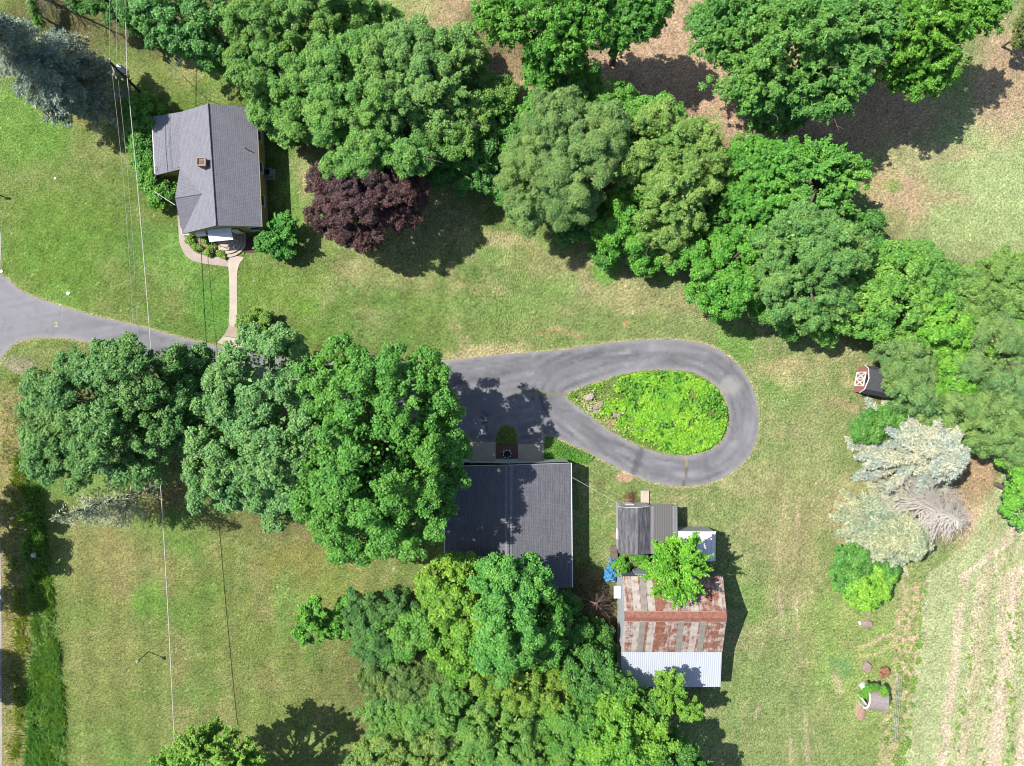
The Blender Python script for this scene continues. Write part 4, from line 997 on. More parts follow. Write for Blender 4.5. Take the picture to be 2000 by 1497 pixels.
def crown(blobs, style, r, dens=1.):
    S = STY[style]; boughs = []; PP, PR, PD = [], [], []
    C = np.array([b[0] for b in blobs]); Rr = np.array([b[1] for b in blobs]); heads = []; p0, p1 = S['pr']; prm = (p0 + p1) / 2
    mid = (C * (Rr[:, :1] * Rr[:, 1:2])).sum(0) / (Rr[:, 0] * Rr[:, 1]).sum()
    for bi in range(len(blobs)):
        c, R = C[bi], Rr[bi]; a = float((R[0] * R[1]) ** .5)
        brm = max(.35, S['br'] * a * (.8 if a > 5 else 1.) + (.12 if a > 2 else 0)); brm = min(brm, 1.9)
        n = int(max(7, 2.5 * a * a / (brm * brm)))
        d = rdir(n * 3, r); d = d[d[:, 2] > -.45][:n]
        ph = r.uniform(0, 6.28, 3); az = np.arctan2(d[:, 1], d[:, 0])
        jag = .97 + S['jag'] * 1.15 * (.6 * np.sin(3 * az + ph[0]) * np.sin(7 * d[:, 2] + ph[1]) + .45 * np.sin(7 * az + ph[2])) + r.normal(0, S['jag'] * .5, len(d))
        br = brm * r.uniform(.5, 1.25, len(d))
        pos = c + d * (R - br[:, None] * .75) * jag[:, None]
        keep = np.ones(len(d), bool)
        for bj in range(len(blobs)):
            if bj != bi: keep &= ((((pos - C[bj]) / (Rr[bj] * .62)) ** 2).sum(1) > 1)
        boughs.append((pos[keep], br[keep], d[keep]))
        # radial arms: shoots that run from inside the crown past its surface, with side shoots
        na = int(S['arms'] * (6 + 2.2 * a * a / max(1., a * .35)))
        for _ in range(na):
            d = unit(r.normal(size=(1, 3)) * np.array([1, 1, .7]) + np.array([0, 0, .35]))[0]
            out = c + d * R - mid; out = out / (np.linalg.norm(out) + 1e-6)
            d = unit((d + .5 * out)[None])[0]
            tip = c + d * R * r.uniform(.8, 1.12 if S['pd'] else 1.3)
            if any((((tip - C[k]) / (Rr[k] * .8)) ** 2).sum() < 1 for k in range(len(blobs)) if k != bi): continue
            st = c + d * R * .35; L = np.linalg.norm(tip - st); m = max(4, int(L / (prm * .75))); s_ = np.linspace(0, 1, m)
            pt = st + (tip - st) * s_[:, None]; pt[:, 2] += L * (.10 * np.sin(s_ * 3.1) - S['droop'] * .5 * s_ ** 2)
            rad = (p1 * (1 - .62 * s_)) * r.uniform(.8, 1.1)
            PP.append(pt); PR.append(rad); PD.append(np.tile(unit((tip - st)[None] + np.array([0, 0, .3])), (m, 1))); heads.append(pt[-1])
            sd = unit(np.cross(d, np.array([0, 0, 1.]))[None] + 1e-6)[0]
            for sg in (-1, 1):
                for q in r.uniform(.3, .85, 2):
                    l2 = L * (1.05 - q) * r.uniform(.35, .65); m2 = max(2, int(l2 / (prm * .6))); t2 = np.linspace(.3, 1, m2)
                    e = unit((d * .75 + sd * sg * r.uniform(.5, 1.) + np.array([0, 0, r.uniform(-.1, .25)]))[None])[0]
                    p2 = st + (tip - st) * q + e * (l2 * t2)[:, None]
                    PP.append(p2); PR.append(p1 * (.85 - .45 * t2) * r.uniform(.7, 1.)); PD.append(np.tile(e + np.array([0, 0, .3]), (m2, 1)))
    if not S['pd']: boughs = [(b[0][:2], b[1][:2] * .3, b[2][:2]) for b in boughs]
    bp = np.concatenate([b[0] for b in boughs]); br = np.concatenate([b[1] for b in boughs]); bd = np.concatenate([b[2] for b in boughs])
    npf = np.maximum(3, (2.6 * (br / prm) ** 2 * S['pd'] * dens).astype(int))
    i = np.repeat(np.arange(len(bp)), npf)
    d = unit(rdir(len(i), r) + bd[i] * .65 + np.array([0, 0, .45]))
    pp = bp[i] + d * (br[i] * r.uniform(.5, 1.18, len(i)))[:, None] * np.array([1, 1, .85]); pr = p0 * .75 + (p1 * 1.2 - p0 * .75) * r.random(len(i)) ** 1.5
    pp[:, 2] -= S['droop'] * (1 - np.clip(d[:, 2], 0, 1)) * pr
    pp = np.concatenate([pp] + PP); pr = np.concatenate([pr] + PR); pdir = unit(np.concatenate([d] + PD))
    ok = pp[:, 2] > .25; pp, pr, pdir = pp[ok], pr[ok], pdir[ok]
    S = dict(S, L=S['L'] * .84, W=S['W'] * .84); area = S['L'] * S['W'] * .52
    nl = np.maximum(5, (S['cov'] * math.pi * pr ** 2 / area).astype(int))
    j = np.repeat(np.arange(len(pp)), nl)
    d = unit(rdir(len(j), r) + pdir[j] * .55 + np.array([0, 0, .25]))
    lp = pp[j] + d * (pr[j] * r.uniform(.3, 1.12, len(j)) ** .7)[:, None] * np.array([1, 1, .75])
    nr = unit(d * .5 + np.array([0, 0, S['up']]) + .6 * rdir(len(j), r))
    al = unit(d + .6 * rdir(len(j), r) + np.array([0, 0, -S['droop']]))
    q = [leaf_quads(lp, nr, S['L'], S['W'], r, al, .12)]
    # inner foliage that closes the view through the crown
    for c, R in zip(C, Rr):
        a = float((R[0] * R[1]) ** .5); n = int(26 * a * a * dens)
        if n < 6: continue
        if not S['pd']: n //= 3
        d = rdir(n, r); p = c + d * R * r.uniform(.2,   .68 if S['pd'] else .5, (n, 1)) ** .8; p = p[p[:, 2] > .3]
        q.append(leaf_quads(p, unit(rdir(len(p), r) + np.array([0, 0, .6])), .42, .3, r))
    hd = np.concatenate([bp, np.array(heads)]) if heads else bp
    return np.concatenate(q), hd
def limbs(base, heads, r, rad, fork=.4):
    """trunk to the crown's middle, then one curved limb to each of the heads"""
    c = heads.mean(0); z0 = max(.3, base.z + (c[2] - base.z) * fork); k = V3(*(np.array([*base.xy]) * .5 + c[:2] * .5), z0)
    top = V3(*c)
    f = tube([base - V3(0, 0, .15), base.lerp(k, .3), k, top], [rad * 1.3, rad, rad * .85, rad * .45], 8)
    pick = heads if len(heads) <= 16 else heads[r.choice(len(heads), 16, replace=False)]
    for h in pick:
        h = V3(*h); s = k.lerp(top, r.uniform(0, .8)); m = s.lerp(h, .5) + V3(0, 0, .08 * (h - s).length)
        f += tube([s, m, h], [rad * .42, rad * .28, rad * .1], 5)
    return f
MATS = {}
def lm(key, *a, **k):
    if key not in MATS: MATS[key] = leaf(key, *a, **k)
    return MATS[key]
def blobm(b):
    px, py, rr, zt = b[:4]; ry = b[4] if len(b) > 4 else rr; hf = b[5] if len(b) > 5 else .8
    a = math.sqrt(rr * ry) * M2; h = min(a * hf, zt * .48); zc = zt - h; f = 1 - zc / D
    c = P(px, py, zc); return (np.array(c), np.array([rr * M2 * f, ry * M2 * f, h]))
SEED = [100]
def tree(name, label, cat, style, mat, blobs, group=None, dens=1., foot=None, bark=None, rad=None):
    SEED[0] += 1; r = np.random.default_rng(SEED[0])
    B = [blobm(b) for b in blobs]
    C = np.array([b[0] for b in B]); wts = np.array([b[1][0] * b[1][1] for b in B]); m = (C * wts[:, None]).sum(0) / wts.sum()
    base = P(*foot) if foot else V3(m[0], m[1], 0)
    t = thing(name, base, label, cat, group)
    Q, heads = crown(B, style, r, dens)
    size = math.sqrt(wts.sum())
    tw = []
    if style in ('elm', 'willow', 'ash') and size > 5.8:
        for _ in range(int(size * 1.8)):
            h = heads[r.integers(len(heads))]; d = unit((h - m + np.array([0, 0, 2.]) + r.normal(0, 1.5, 3))[None])[0]; p0 = h - d * .5; L = r.uniform(1.4, 2.8)
            p1 = p0 + d * L * .5 + r.normal(0, .15, 3); p2 = p0 + d * L + r.normal(0, .3, 3)
            tw += tube([p0, p1, p2], [.055, .04, .014], 4, False)
            for q in range(3): e = p0 + (p2 - p0) * r.uniform(.4, .9); tw += tube([e, e + (d + r.normal(0, .6, 3)) * L * .3], [.022, .008], 3, False)
    mesh("trunk" if size > 1.4 else "stem", tw + limbs(base, heads, r, rad or min(.5, .07 * size + .04)), bark or BARK, t)
    quads("crown" if size > 1.4 else "foliage", Q, mat, t)
    return t
# leaf colours
BLUEG = lm("bluish_maple_leaf", LC(92, 132, 88), LC(116, 150, 108)); MIDG = lm("pale_maple_leaf", LC(104, 148, 104), LC(132, 170, 128))
EAST = lm("fresh_maple_leaf", LC(78, 138, 60), LC(104, 162, 80)); LIME = lm("lime_leaf", LC(124, 178, 46), LC(150, 200, 66))
YELG = lm("yellow_green_leaf", LC(126, 168, 58), LC(150, 182, 72)); BRIG = lm("bright_leaf", LC(92, 156, 56), LC(118, 178, 76))
GRYG = lm("grey_willow_leaf", LC(136, 160, 112), LC(158, 178, 130)); ELMG = lm("elm_leaf", LC(112, 152, 80), LC(138, 172, 100))
DEEP = lm("deep_green_leaf", LC(62, 112, 62), LC(84, 132, 74)); PURP = lm("purple_leaf", LS(78, 58, 64), LS(104, 74, 74), tr=.15)
OLIV = lm("olive_leaf", LC(128, 152, 92), LC(158, 172, 110)); BROWN = lm("brownish_green_leaf", LC(96, 116, 74), LC(128, 130, 96))
JADE = lm("jade_leaf", LC(92, 158, 78), LC(114, 176, 98)); REDL = lm("reddish_leaf", LS(176, 128, 104), LS(196, 150, 120)); YBUSH = lm("yellowish_bush_leaf", LC(140, 168, 74), LC(166, 182, 92))

T = tree
UNDER = ["dark leafy filler tree left of the field-side bright trees", "bright small tree between the speckled tree and the vivid lawn-side tree", "dark tree in the gap below the windswept tree's neighbours", "bright low tree at the lawn edge beside the vivid green tree", "dark low tree at the foot of the broad grey-green tree",
 "yellow-green tree squeezed right of the broad grey-green tree", "low yellow-green tree on the lawn side of the right hedgerow", "bright tree between the two field-side maples", "bright low tree below the vine-clad tree", "speckled low tree at the lawn end of the speckled poplar", "small dark tree on the lawn below the willow's right side", "bright tree at the willow's upper left shoulder", "shaded low tree at the willow's left foot",
 "yellow-green tree where the right hedgerow bends down", "bright tree above the grey willow by the red shed", "olive tree filling in below the feathery olive tree", "soft green tree nearest the open field's lower corner", "small tree at the pinkish earth left of the hanging maple", "dark tree between purple maple and understorey", "elm filling the gap between the two upper left elms", "low leafy tree at the shaded side yard of the house",
 "low elm at the lawn's upper edge left of the elms", "grey willow filling the right edge above the lowest willow", "bright tree in the gap between the three willows", "soft tree in the shade behind the broad grey-green tree"]
T("maple_tree", "broad dark bluish maple nearest the road over the driveway", "tree", 'maple', BLUEG, [(160, 768, 88, 14, 90), (262, 742, 88, 15.5, 80), (140, 866, 80, 12.5, 74), (240, 858, 100, 16, 82), (325, 795, 66, 14, 80), (368, 716, 52, 10.5, 38), (84, 820, 40, 9.5, 52)], "large maples over the driveway", rad=.45)
T("maple_tree", "pale green maple between the dark maple and the garage-side maple", "tree", 'maple', MIDG, [(520, 745, 98, 16.5, 88), (455, 850, 84, 14.5, 95), (560, 860, 105, 18, 105), (440, 930, 72, 12.5, 66), (560, 960, 84, 13, 62)], "large maples over the driveway", rad=.45)
T("maple_tree", "large fresh green maple standing against the garage", "tree", 'maple', EAST, [(690, 780, 105, 18, 98), (790, 800, 98, 18.5, 110), (740, 890, 128, 20.5, 120), (650, 960, 92, 16.5, 90), (780, 985, 105, 17, 95), (850, 880, 66, 15, 115), (700, 1040, 80, 11.5, 50), (640, 880, 80, 18, 84)], "large maples over the driveway", rad=.5)
T("young_tree", "bright sapling standing alone in the lower lawn", "tree", 'spray', BRIG, [(612, 1200, 28, 6.5, 34), (598, 1232, 24, 5, 24), (630, 1225, 22, 5, 28)], dens=.8)
T("shade_tree", "bright green treetop at the bottom edge of the lower lawn", "tree", 'spray', lm("young_ash_leaf", LC(122, 164, 66), LC(148, 184, 84)), [(402, 1470, 62, 14, 52), (462, 1482, 46, 13, 38), (345, 1492, 46, 12, 34), (395, 1570, 100, 15, 80), (440, 1640, 110, 15, 80)], foot=(450, 1545))
T("shade_tree", "dark bluish tree at the left end of the lower thicket", "tree", 'elm', lm("blue_green_leaf", LC(74, 112, 76), LC(92, 130, 92)), [(716, 1200, 42, 7.5, 44), (740, 1250, 54, 8.5, 50), (780, 1190, 40, 8, 40)], "trees of the lower thicket")
T("young_tree", "light green little tree left of the dark bluish tree", "tree", 'spray', BRIG, [(668, 1212, 28, 5, 38), (690, 1185, 18, 4.5, 22)], "trees of the lower thicket", .9)
T("shade_tree", "mid green tree among the lower thicket's left half", "tree", 'maple', lm("mid_green_leaf", LC(98, 148, 66), LC(122, 168, 80)), [(790, 1235, 56, 9.5, 46), (835, 1220, 40, 9.5, 40)], "trees of the lower thicket")
T("locust_tree", "yellow-green tree below the big garage maple", "tree", 'maple', YELG, [(880, 1140, 62, 10, 56), (870, 1185, 50, 10.5, 44), (930, 1205, 48, 10.5, 60), (900, 1115, 40, 8, 30)], "trees of the lower thicket")
T("locust_tree", "lime green tree in the middle of the lower thicket", "tree", 'maple', lm("lime_thicket_leaf", LC(118, 168, 56), LC(140, 184, 70)), [(895, 1270, 54, 9.5, 48), (930, 1255, 46, 10, 44)], "trees of the lower thicket")
T("maple_tree", "tall jade green maple beside the garage's south wall", "tree", 'maple', JADE, [(985, 1140, 52, 13, 48), (1000, 1215, 60, 14, 78), (975, 1270, 48, 12, 46), (1035, 1140, 40, 11.5, 44)], "trees of the lower thicket", rad=.32)
T("shade_tree", "grass green tree right of the jade maple", "tree", 'maple', lm("grass_green_leaf", LC(78, 136, 58), LC(102, 158, 76)), [(1060, 1210, 44, 10.5, 62), (1050, 1265, 46, 9.5, 42)], "trees of the lower thicket")
T("crab_apple_tree", "brownish small-leaved tree in the lower thicket", "tree", 'elm', BROWN, [(790, 1312, 66, 8.5, 44), (745, 1335, 40, 6.5, 36), (835, 1335, 50, 8, 36)], "trees of the lower thicket")
T("shade_tree", "soft green tree on the lawn edge at the bottom", "tree", 'elm', lm("soft_green_leaf", LC(106, 152, 82), LC(130, 172, 102)), [(850, 1390, 78, 8.5, 56), (770, 1400, 60, 7, 50), (870, 1360, 50, 8.5)], "trees of the lower thicket")
T("elm_tree", "olive elm at the bottom edge left of centre", "tree", 'elm', OLIV, [(780, 1470, 72, 9, 50), (870, 1475, 76, 9.5, 52), (720, 1500, 44, 8, 46)], "trees of the lower thicket")
T("elm_tree", "green elm at the bottom edge right of the olive elm", "tree", 'elm', ELMG, [(980, 1430, 84, 11, 62), (1040, 1480, 80, 11, 50), (940, 1490, 60, 10, 40)], "trees of the lower thicket")
T("locust_tree", "yellowish tree below the jade maple", "tree", 'elm', lm("yellowish_leaf", LC(128, 156, 64), LC(150, 172, 80)), [(1010, 1340, 62, 9.5, 44), (960, 1330, 40, 9, 34), (1075, 1350, 44, 8.5, 40)], "trees of the lower thicket")
T("shade_tree", "deep green tree in the shade left of the barn", "tree", 'maple', DEEP, [(1135, 1310, 52, 8, 46), (1120, 1230, 34, 6, 40), (1165, 1350, 46, 8.5, 46)], "trees of the lower thicket")
T("shade_tree", "dark green tree touching the silver lean-to's corner", "tree", 'maple', lm("dark_touching_leaf", LC(76, 126, 58), LC(96, 148, 72)), [(1205, 1345, 36, 8, 42), (1180, 1390, 44, 8, 40), (1255, 1385, 46, 8, 36)], "trees of the lower thicket")
T("ash_tree", "bright tree reaching over the silver lean-to roof", "tree", 'spray', lm("ash_leaf", LC(112, 158, 58), LC(136, 174, 74)), [(1308, 1350, 30, 9, 42), (1345, 1385, 26, 8, 22)], "trees of the lower thicket", .9)
T("locust_tree", "bright yellow-green tree at the thicket's lower right", "tree", 'maple', lm("bright_yellow_leaf", LC(112, 166, 54), LC(138, 184, 72)), [(1200, 1378, 36, 9.5, 34), (1215, 1450, 50, 11.5, 48), (1270, 1440, 40, 11, 36), (1170, 1440, 44, 11, 46)], "trees of the lower thicket")
T("elm_tree", "fresh green elm between the bottom elms and the yellow-green tree", "tree", 'elm', lm("fresh_elm_leaf", LC(100, 152, 68), LC(124, 170, 86)), [(1110, 1420, 60, 10.5, 56), (1120, 1490, 76, 11, 40)], "trees of the lower thicket")
T("shade_tree", "dark green tree at the bottom edge below the barn", "tree", 'maple', DEEP, [(1325, 1478, 36, 8.5, 38), (1350, 1510, 50, 9, 34), (1260, 1510, 50, 10, 36)], "trees of the lower thicket")
T("understorey_tree", "dark shrubby tree between garage and barn", "tree", 'elm', DEEP, [(1150, 1235, 40, 4.5, 34), (1165, 1275, 34, 4.5, 28), (1110, 1180, 24, 4, 26)], "trees of the lower thicket")
# top-left
T("shade_tree", "dark green tree at the top edge above the house", "tree", 'maple', lm("dark_top_leaf", LC(76, 128, 74), LC(104, 154, 98)), [(340, 40, 60, 11, 60), (400, 40, 52, 11, 72), (300, 20, 40, 9, 40), (405, 95, 40, 8.5, 34)], "trees along the top edge")
T("shade_tree", "shaded green tree at the top edge left of the dark tree", "tree", 'elm', DEEP, [(250, 25, 44, 7, 36), (190, 5, 40, 6.5, 24)], "trees along the top edge", .8)
T("elm_tree", "leafy elm rising at the top edge right of the dark tree", "tree", 'elm', ELMG, [(500, 60, 56, 11, 66), (570, 50, 60, 12, 60), (510, 130, 66, 11, 48), (620, 20, 60, 12, 50)], "trees along the top edge")
T("elm_tree", "loose light elm at the top edge left of the open field", "tree", 'elm', lm("light_elm_leaf", LC(120, 164, 92), LC(146, 184, 112)), [(690, 30, 56, 9.5, 50), (740, 50, 40, 8, 34)], "trees along the top edge", .8)
T("elm_tree", "large round elm overhanging the house roof's corner", "tree", 'elm', lm("large_elm_leaf", LC(116, 162, 86), LC(142, 182, 108)), [(620, 165, 84, 11.5, 66), (680, 130, 84, 13, 58), (690, 235, 92, 13.5, 70), (600, 225, 60, 8.5, 50), (730, 300, 58, 12.5, 44), (520, 215, 32, 6.5, 36), (672, 322, 40, 12, 28), (800, 310, 40, 12, 30)], "elms between house and field", rad=.4)
T("elm_tree", "grey-green elm in the centre of the upper thicket", "tree", 'elm', lm("grey_elm_leaf", LC(124, 160, 98), LC(148, 178, 120)), [(780, 140, 80, 13, 70), (850, 190, 76, 12.5, 70), (880, 110, 60, 11, 44), (810, 80, 50, 10, 40), (780, 210, 60, 12.5, 50)], "elms between house and field", rad=.36)
T("elm_tree", "mid green elm right of the purple tree's top", "tree", 'elm', ELMG, [(805, 290, 42, 9, 34), (880, 270, 60, 10, 50), (930, 220, 50, 9, 44)], "elms between house and field")
T("young_tree", "sparse light tree by the open field at the top", "tree", 'elm', lm("sparse_leaf", LC(134, 172, 110), LC(156, 188, 128)), [(915, 120, 40, 7, 36), (935, 165, 36, 6.5, 30), (905, 75, 26, 6, 24)], "elms between house and field", .6)
T("purple_tree", "dark purple-leaved maple on the lawn beside the house", "tree", 'purple', PURP, [(655, 362, 50, 9, 44), (715, 395, 78, 11.5, 68), (778, 380, 54, 10.5, 58), (702, 452, 50, 8, 34), (650, 420, 44, 8.5, 38)], rad=.35)
T("understorey_tree", "shaded green tree between the mid green elm and the large willow", "tree", 'maple', lm("shaded_leaf", LC(80, 132, 74), LC(104, 154, 92)), [(925, 330, 44, 7, 40), (950, 290, 40, 7, 46), (985, 245, 34, 7, 44)], "elms between house and field")
T("maple_tree", "bright green maple hanging in from the top edge at centre", "tree", 'ash', lm("hanging_maple_leaf", LC(88, 150, 58), LC(112, 170, 72)), [(1000, 30, 72, 14, 60), (1090, 60, 72, 14, 84), (1060, 130, 40, 10, 46), (1150, 20, 66, 14, 60)], "trees along the top edge", rad=.4)
T("maple_tree", "darker green maple at the top edge right of the bright maple", "tree", 'ash', lm("darker_maple_leaf", LC(76, 134, 58), LC(100, 156, 74)), [(1200, 40, 60, 13, 62), (1255, 20, 56, 13, 50)], "trees along the top edge")
T("understorey_tree", "bright round bush tree above the large grey willow", "tree", 'maple', lm("round_bush_leaf", LC(104, 164, 76), LC(124, 180, 96)), [(1122, 165, 50, 7.5, 46), (1200, 195, 40, 7, 34), (1060, 220, 40, 7, 40), (1270, 220, 60, 7, 30)], "trees of the middle hedgerow")
T("willow_tree", "large feathery grey-green willow in the middle hedgerow", "tree", 'willow', GRYG, [(1090, 245, 74, 13, 56), (1160, 260, 66, 13, 60), (1060, 330, 72, 12.5, 66), (1130, 340, 76, 14, 70), (1050, 400, 60, 10.5, 46), (1110, 400, 56, 11, 44)], "trees of the middle hedgerow", rad=.42)
T("poplar_tree", "speckled pale green tree right of the large willow", "tree", 'elm', lm("speckled_leaf", LC(130, 160, 84), LC(166, 184, 118)), [(1290, 270, 74, 12, 62), (1350, 330, 60, 11.5, 72), (1310, 380, 66, 12, 70), (1300, 455, 48, 9, 34), (1240, 310, 48, 11.5, 50)], "trees of the middle hedgerow", rad=.36)
T("vine_tree", "vivid vine-clad tree between the willow and the speckled tree", "tree", 'maple', BRIG, [(1230, 410, 44, 8.5, 50), (1200, 455, 46, 7, 40), (1245, 460, 36, 7, 40)], "trees of the middle hedgerow")
T("understorey_tree", "low dark green tree below the willow's lawn side", "tree", 'maple', DEEP, [(1110, 440, 38, 5.5, 26), (1160, 430, 40, 6, 36)], "trees of the middle hedgerow")
T("maple_tree", "big drooping maple filling the top right", "tree", 'ash', lm("big_drooping_leaf", LC(92, 146, 78), LC(122, 170, 102)), [(1440, 50, 92, 15, 74), (1560, 70, 110, 18, 90), (1500, 150, 96, 15, 72), (1610, 160, 84, 15, 72), (1520, 215, 60, 10, 44), (1670, 60, 84, 16, 80)], "maples at the top right", rad=.5)
T("maple_tree", "bright yellow-green maple at the top right by the field", "tree", 'ash', lm("yellow_field_maple_leaf", LC(100, 156, 50), LC(124, 176, 64)), [(1800, 50, 92, 15.5, 66), (1890, 20, 74, 14, 48), (1800, 130, 72, 12.5, 56), (1740, 80, 60, 14, 66)], "maples at the top right", rad=.45)
T("smoke_bush", "dark shrub cut off by the top right corner", "shrub", 'bush', lm("dark_red_leaf", LC(84, 100, 72), LC(120, 92, 82)), [(2004, 60, 22, 5, 34)])
T("maple_tree", "bright left-hand tree beside the field in the right hedgerow", "tree", 'ash', lm("field_hedge_leaf", LC(92, 158, 62), LC(116, 178, 80)), [(1460, 320, 56, 10, 50), (1510, 330, 56, 11, 60), (1470, 400, 60, 10, 50)], "trees of the right hedgerow")
T("maple_tree", "windswept bright tree pointing at the open field", "tree", 'spray', lm("windswept_leaf", LC(96, 160, 70), LC(126, 182, 94)), [(1590, 330, 66, 11.5, 50), (1640, 345, 54, 10.5, 44), (1590, 395, 70, 11, 40)], "trees of the right hedgerow")
T("maple_tree", "vivid green tree on the lawn side of the right hedgerow", "tree", 'maple', lm("vivid_hedge_leaf", LC(84, 150, 54), LC(108, 172, 72)), [(1385, 510, 62, 9, 50), (1430, 560, 56, 9, 54), (1400, 580, 46, 7.5, 36), (1440, 480, 50, 9, 36)], "trees of the right hedgerow")
T("oak_tree", "broad grey-green tree in the middle of the right hedgerow", "tree", 'elm', lm("grey_green_oak_leaf", LC(110, 150, 94), LC(136, 172, 116)), [(1560, 470, 84, 13, 66), (1620, 490, 68, 13, 62), (1530, 560, 66, 10.5, 60), (1590, 590, 64, 10, 50)], "trees of the right hedgerow", rad=.42)
T("understorey_tree", "dark shaded tree facing the field in the right hedgerow", "tree", 'maple', DEEP, [(1675, 455, 46, 7, 40), (1700, 510, 36, 6.5, 34)], "trees of the right hedgerow")
T("shade_tree", "light yellowish-green tree right of the broad grey-green tree", "tree", 'maple', lm("light_yellowish_leaf", LC(112, 164, 78), LC(138, 184, 96)), [(1740, 520, 52, 9, 42), (1720, 580, 56, 9, 50), (1770, 590, 46, 8.5, 42), (1660, 600, 48, 7.5, 44), (1700, 635, 44, 6.5, 30)], "trees of the right hedgerow")
T("shade_tree", "soft green tree by the field right of the yellowish-green tree", "tree", 'elm', lm("soft_field_leaf", LC(104, 156, 84), LC(126, 174, 102)), [(1805, 540, 40, 8, 42), (1830, 575, 36, 7.5, 36), (1790, 500, 30, 6, 26)], "trees of the right hedgerow")
T("elm_tree", "olive feathery tree at the right edge by the field", "tree", 'elm', lm("olive_feather_leaf", LC(122, 152, 92), LC(148, 172, 114)), [(1930, 550, 60, 9, 46), (1985, 580, 50, 9, 50), (1960, 520, 36, 7, 26), (1900, 585, 44, 8, 36)], "trees at the right edge", .85)
T("understorey_tree", "bright green tree between olive tree and willows", "tree", 'maple', lm("bright_between_leaf", LC(112, 174, 56), LC(136, 190, 76)), [(1840, 640, 48, 8.5, 46), (1880, 690, 46, 7.5, 40), (1850, 740, 56, 7, 46), (1960, 640, 40, 7.5, 30)], "trees at the right edge")
T("willow_tree", "rounded grey willow hanging over the small red shed", "tree", 'willow', lm("red_shed_willow_leaf", LC(128, 156, 112), LC(150, 174, 132)), [(1766, 708, 50, 7.5, 48), (1778, 762, 46, 7.5, 44)], "trees at the right edge")
T("willow_tree", "silvery willow at the right edge above the spruce", "tree", 'willow', lm("silver_willow_leaf", LC(134, 160, 118), LC(156, 178, 138)), [(1930, 690, 60, 9, 50), (1980, 740, 46, 9, 50), (1960, 660, 46, 9, 36)], "trees at the right edge")
T("willow_tree", "grey willow just above the pale spruce's tip", "tree", 'willow', lm("spruce_willow_leaf", LC(136, 162, 112), LC(156, 178, 132)), [(1860, 810, 58, 7.5, 46), (1920, 820, 66, 8.5, 56), (1950, 870, 50, 7, 40), (1990, 830, 30, 8, 40)], "trees at the right edge")
T("lilac_bush", "dark green bush between the red shed and the pale spruce", "shrub", 'maple', lm("lilac_leaf", LC(84, 134, 70), LC(106, 152, 88)), [(1700, 835, 34, 3.6, 26), (1745, 815, 34, 4, 26)])
T("shade_tree", "bright green tree at the right edge below the willows", "tree", 'maple', lm("right_edge_leaf", LC(112, 178, 66), LC(134, 194, 84)), [(1995, 930, 40, 6.5, 50), (2005, 1000, 36, 6, 36)])
for k, (x, y, rr, z, cm) in enumerate([(1400, 420, 34, 6, 'deep_green_leaf'), (1360, 470, 32, 5.5, 'bright_leaf'), (1480, 455, 36, 7, 'deep_green_leaf'), (1500, 600, 30, 5, 'field_hedge_leaf'), (1545, 630, 30, 5, 'deep_green_leaf'), (1640, 560, 40, 8, 'light_yellowish_leaf'), (1610, 640, 34, 5.5, 'light_yellowish_leaf'),
                       (1530, 420, 40, 8, 'bright_leaf'), (1260, 500, 34, 5, 'bright_leaf'), (1320, 490, 34, 6, 'speckled_leaf'), (1185, 490, 26, 4, 'deep_green_leaf'), (1010, 300, 36, 7, 'round_bush_leaf'), (990, 370, 30, 5.5, 'shaded_leaf'), (1780, 650, 40, 6, 'light_yellowish_leaf'), (1800, 700, 38, 6, 'bright_between_leaf'), (1900, 620, 40, 7.5, 'olive_feather_leaf'), (1850, 560, 32, 6.5, 'soft_field_leaf'),
                       (970, 190, 30, 6, 'mid_elm'), (860, 330, 36, 6, 'deep_green_leaf'), (640, 90, 44, 9.5, 'elm_leaf'), (560, 260, 24, 4.5, 'large_elm_leaf'), (455, 130, 26, 6, 'elm_leaf'), (1960, 800, 40, 7, 'silver_willow_leaf'), (1820, 770, 34, 6, 'bright_between_leaf'), (1690, 565, 36, 7.5, 'soft_field_leaf')]):
    side = "left" if x < 1000 else "middle" if x < 1400 else "right"
    T("understorey_tree", UNDER[k], "tree", 'elm' if k % 2 else 'maple', MATS.get(cm, ELMG), [(x, y, rr, z, rr * .9), (x + rr * .5, y - rr * .4, rr * .7, z * .92)], "understorey of the hedgerows")
# bottom right bushes, barn tree
T("lime_bush", "lime green round bush below the lower pale spruce", "shrub", 'maple', lm("lime_bush_leaf", LC(138, 192, 66), LC(160, 206, 84)), [(1682, 1152, 40, 4.2, 36), (1710, 1140, 28, 3.8, 28)])
T("lilac_bush", "dark green bush tucked between the lime bush and the pale spruce", "shrub", 'maple', lm("tucked_bush_leaf", LC(84, 138, 72), LC(106, 156, 90)), [(1665, 1095, 30, 3.4, 32), (1650, 1130, 22, 3, 24), (1715, 1115, 36, 3, 18)])
T("young_maple", "vivid lime maple growing between metal shed and barn", "tree", 'spray', lm("barn_maple_leaf", LC(112, 178, 44), LC(138, 198, 62)), [(1324, 1110, 60, 10.5, 66, .55)], dens=1.15, foot=(1305, 1070))
T("wild_bush", "bright wild bush beside the blue tarps", "shrub", 'bush', lm("wild_bush_leaf", LC(92, 158, 46), LC(116, 178, 60)), [(1213, 1108, 14, 2.6, 17), (1254, 1092, 13, 2, 12)])
T("wild_bush", "low olive bush behind the tool shed's south wall", "shrub", 'bush', lm("low_olive_leaf", LC(116, 150, 70), LC(140, 160, 84)), [(1232, 1094, 16, 1.6, 10), (1268, 1100, 14, 1.5, 12)])
T("burning_bush", "small round reddish bush on the right lawn", "shrub", 'bush', REDL, [(1726, 1313, 8.5, 1.0, 8.5)])
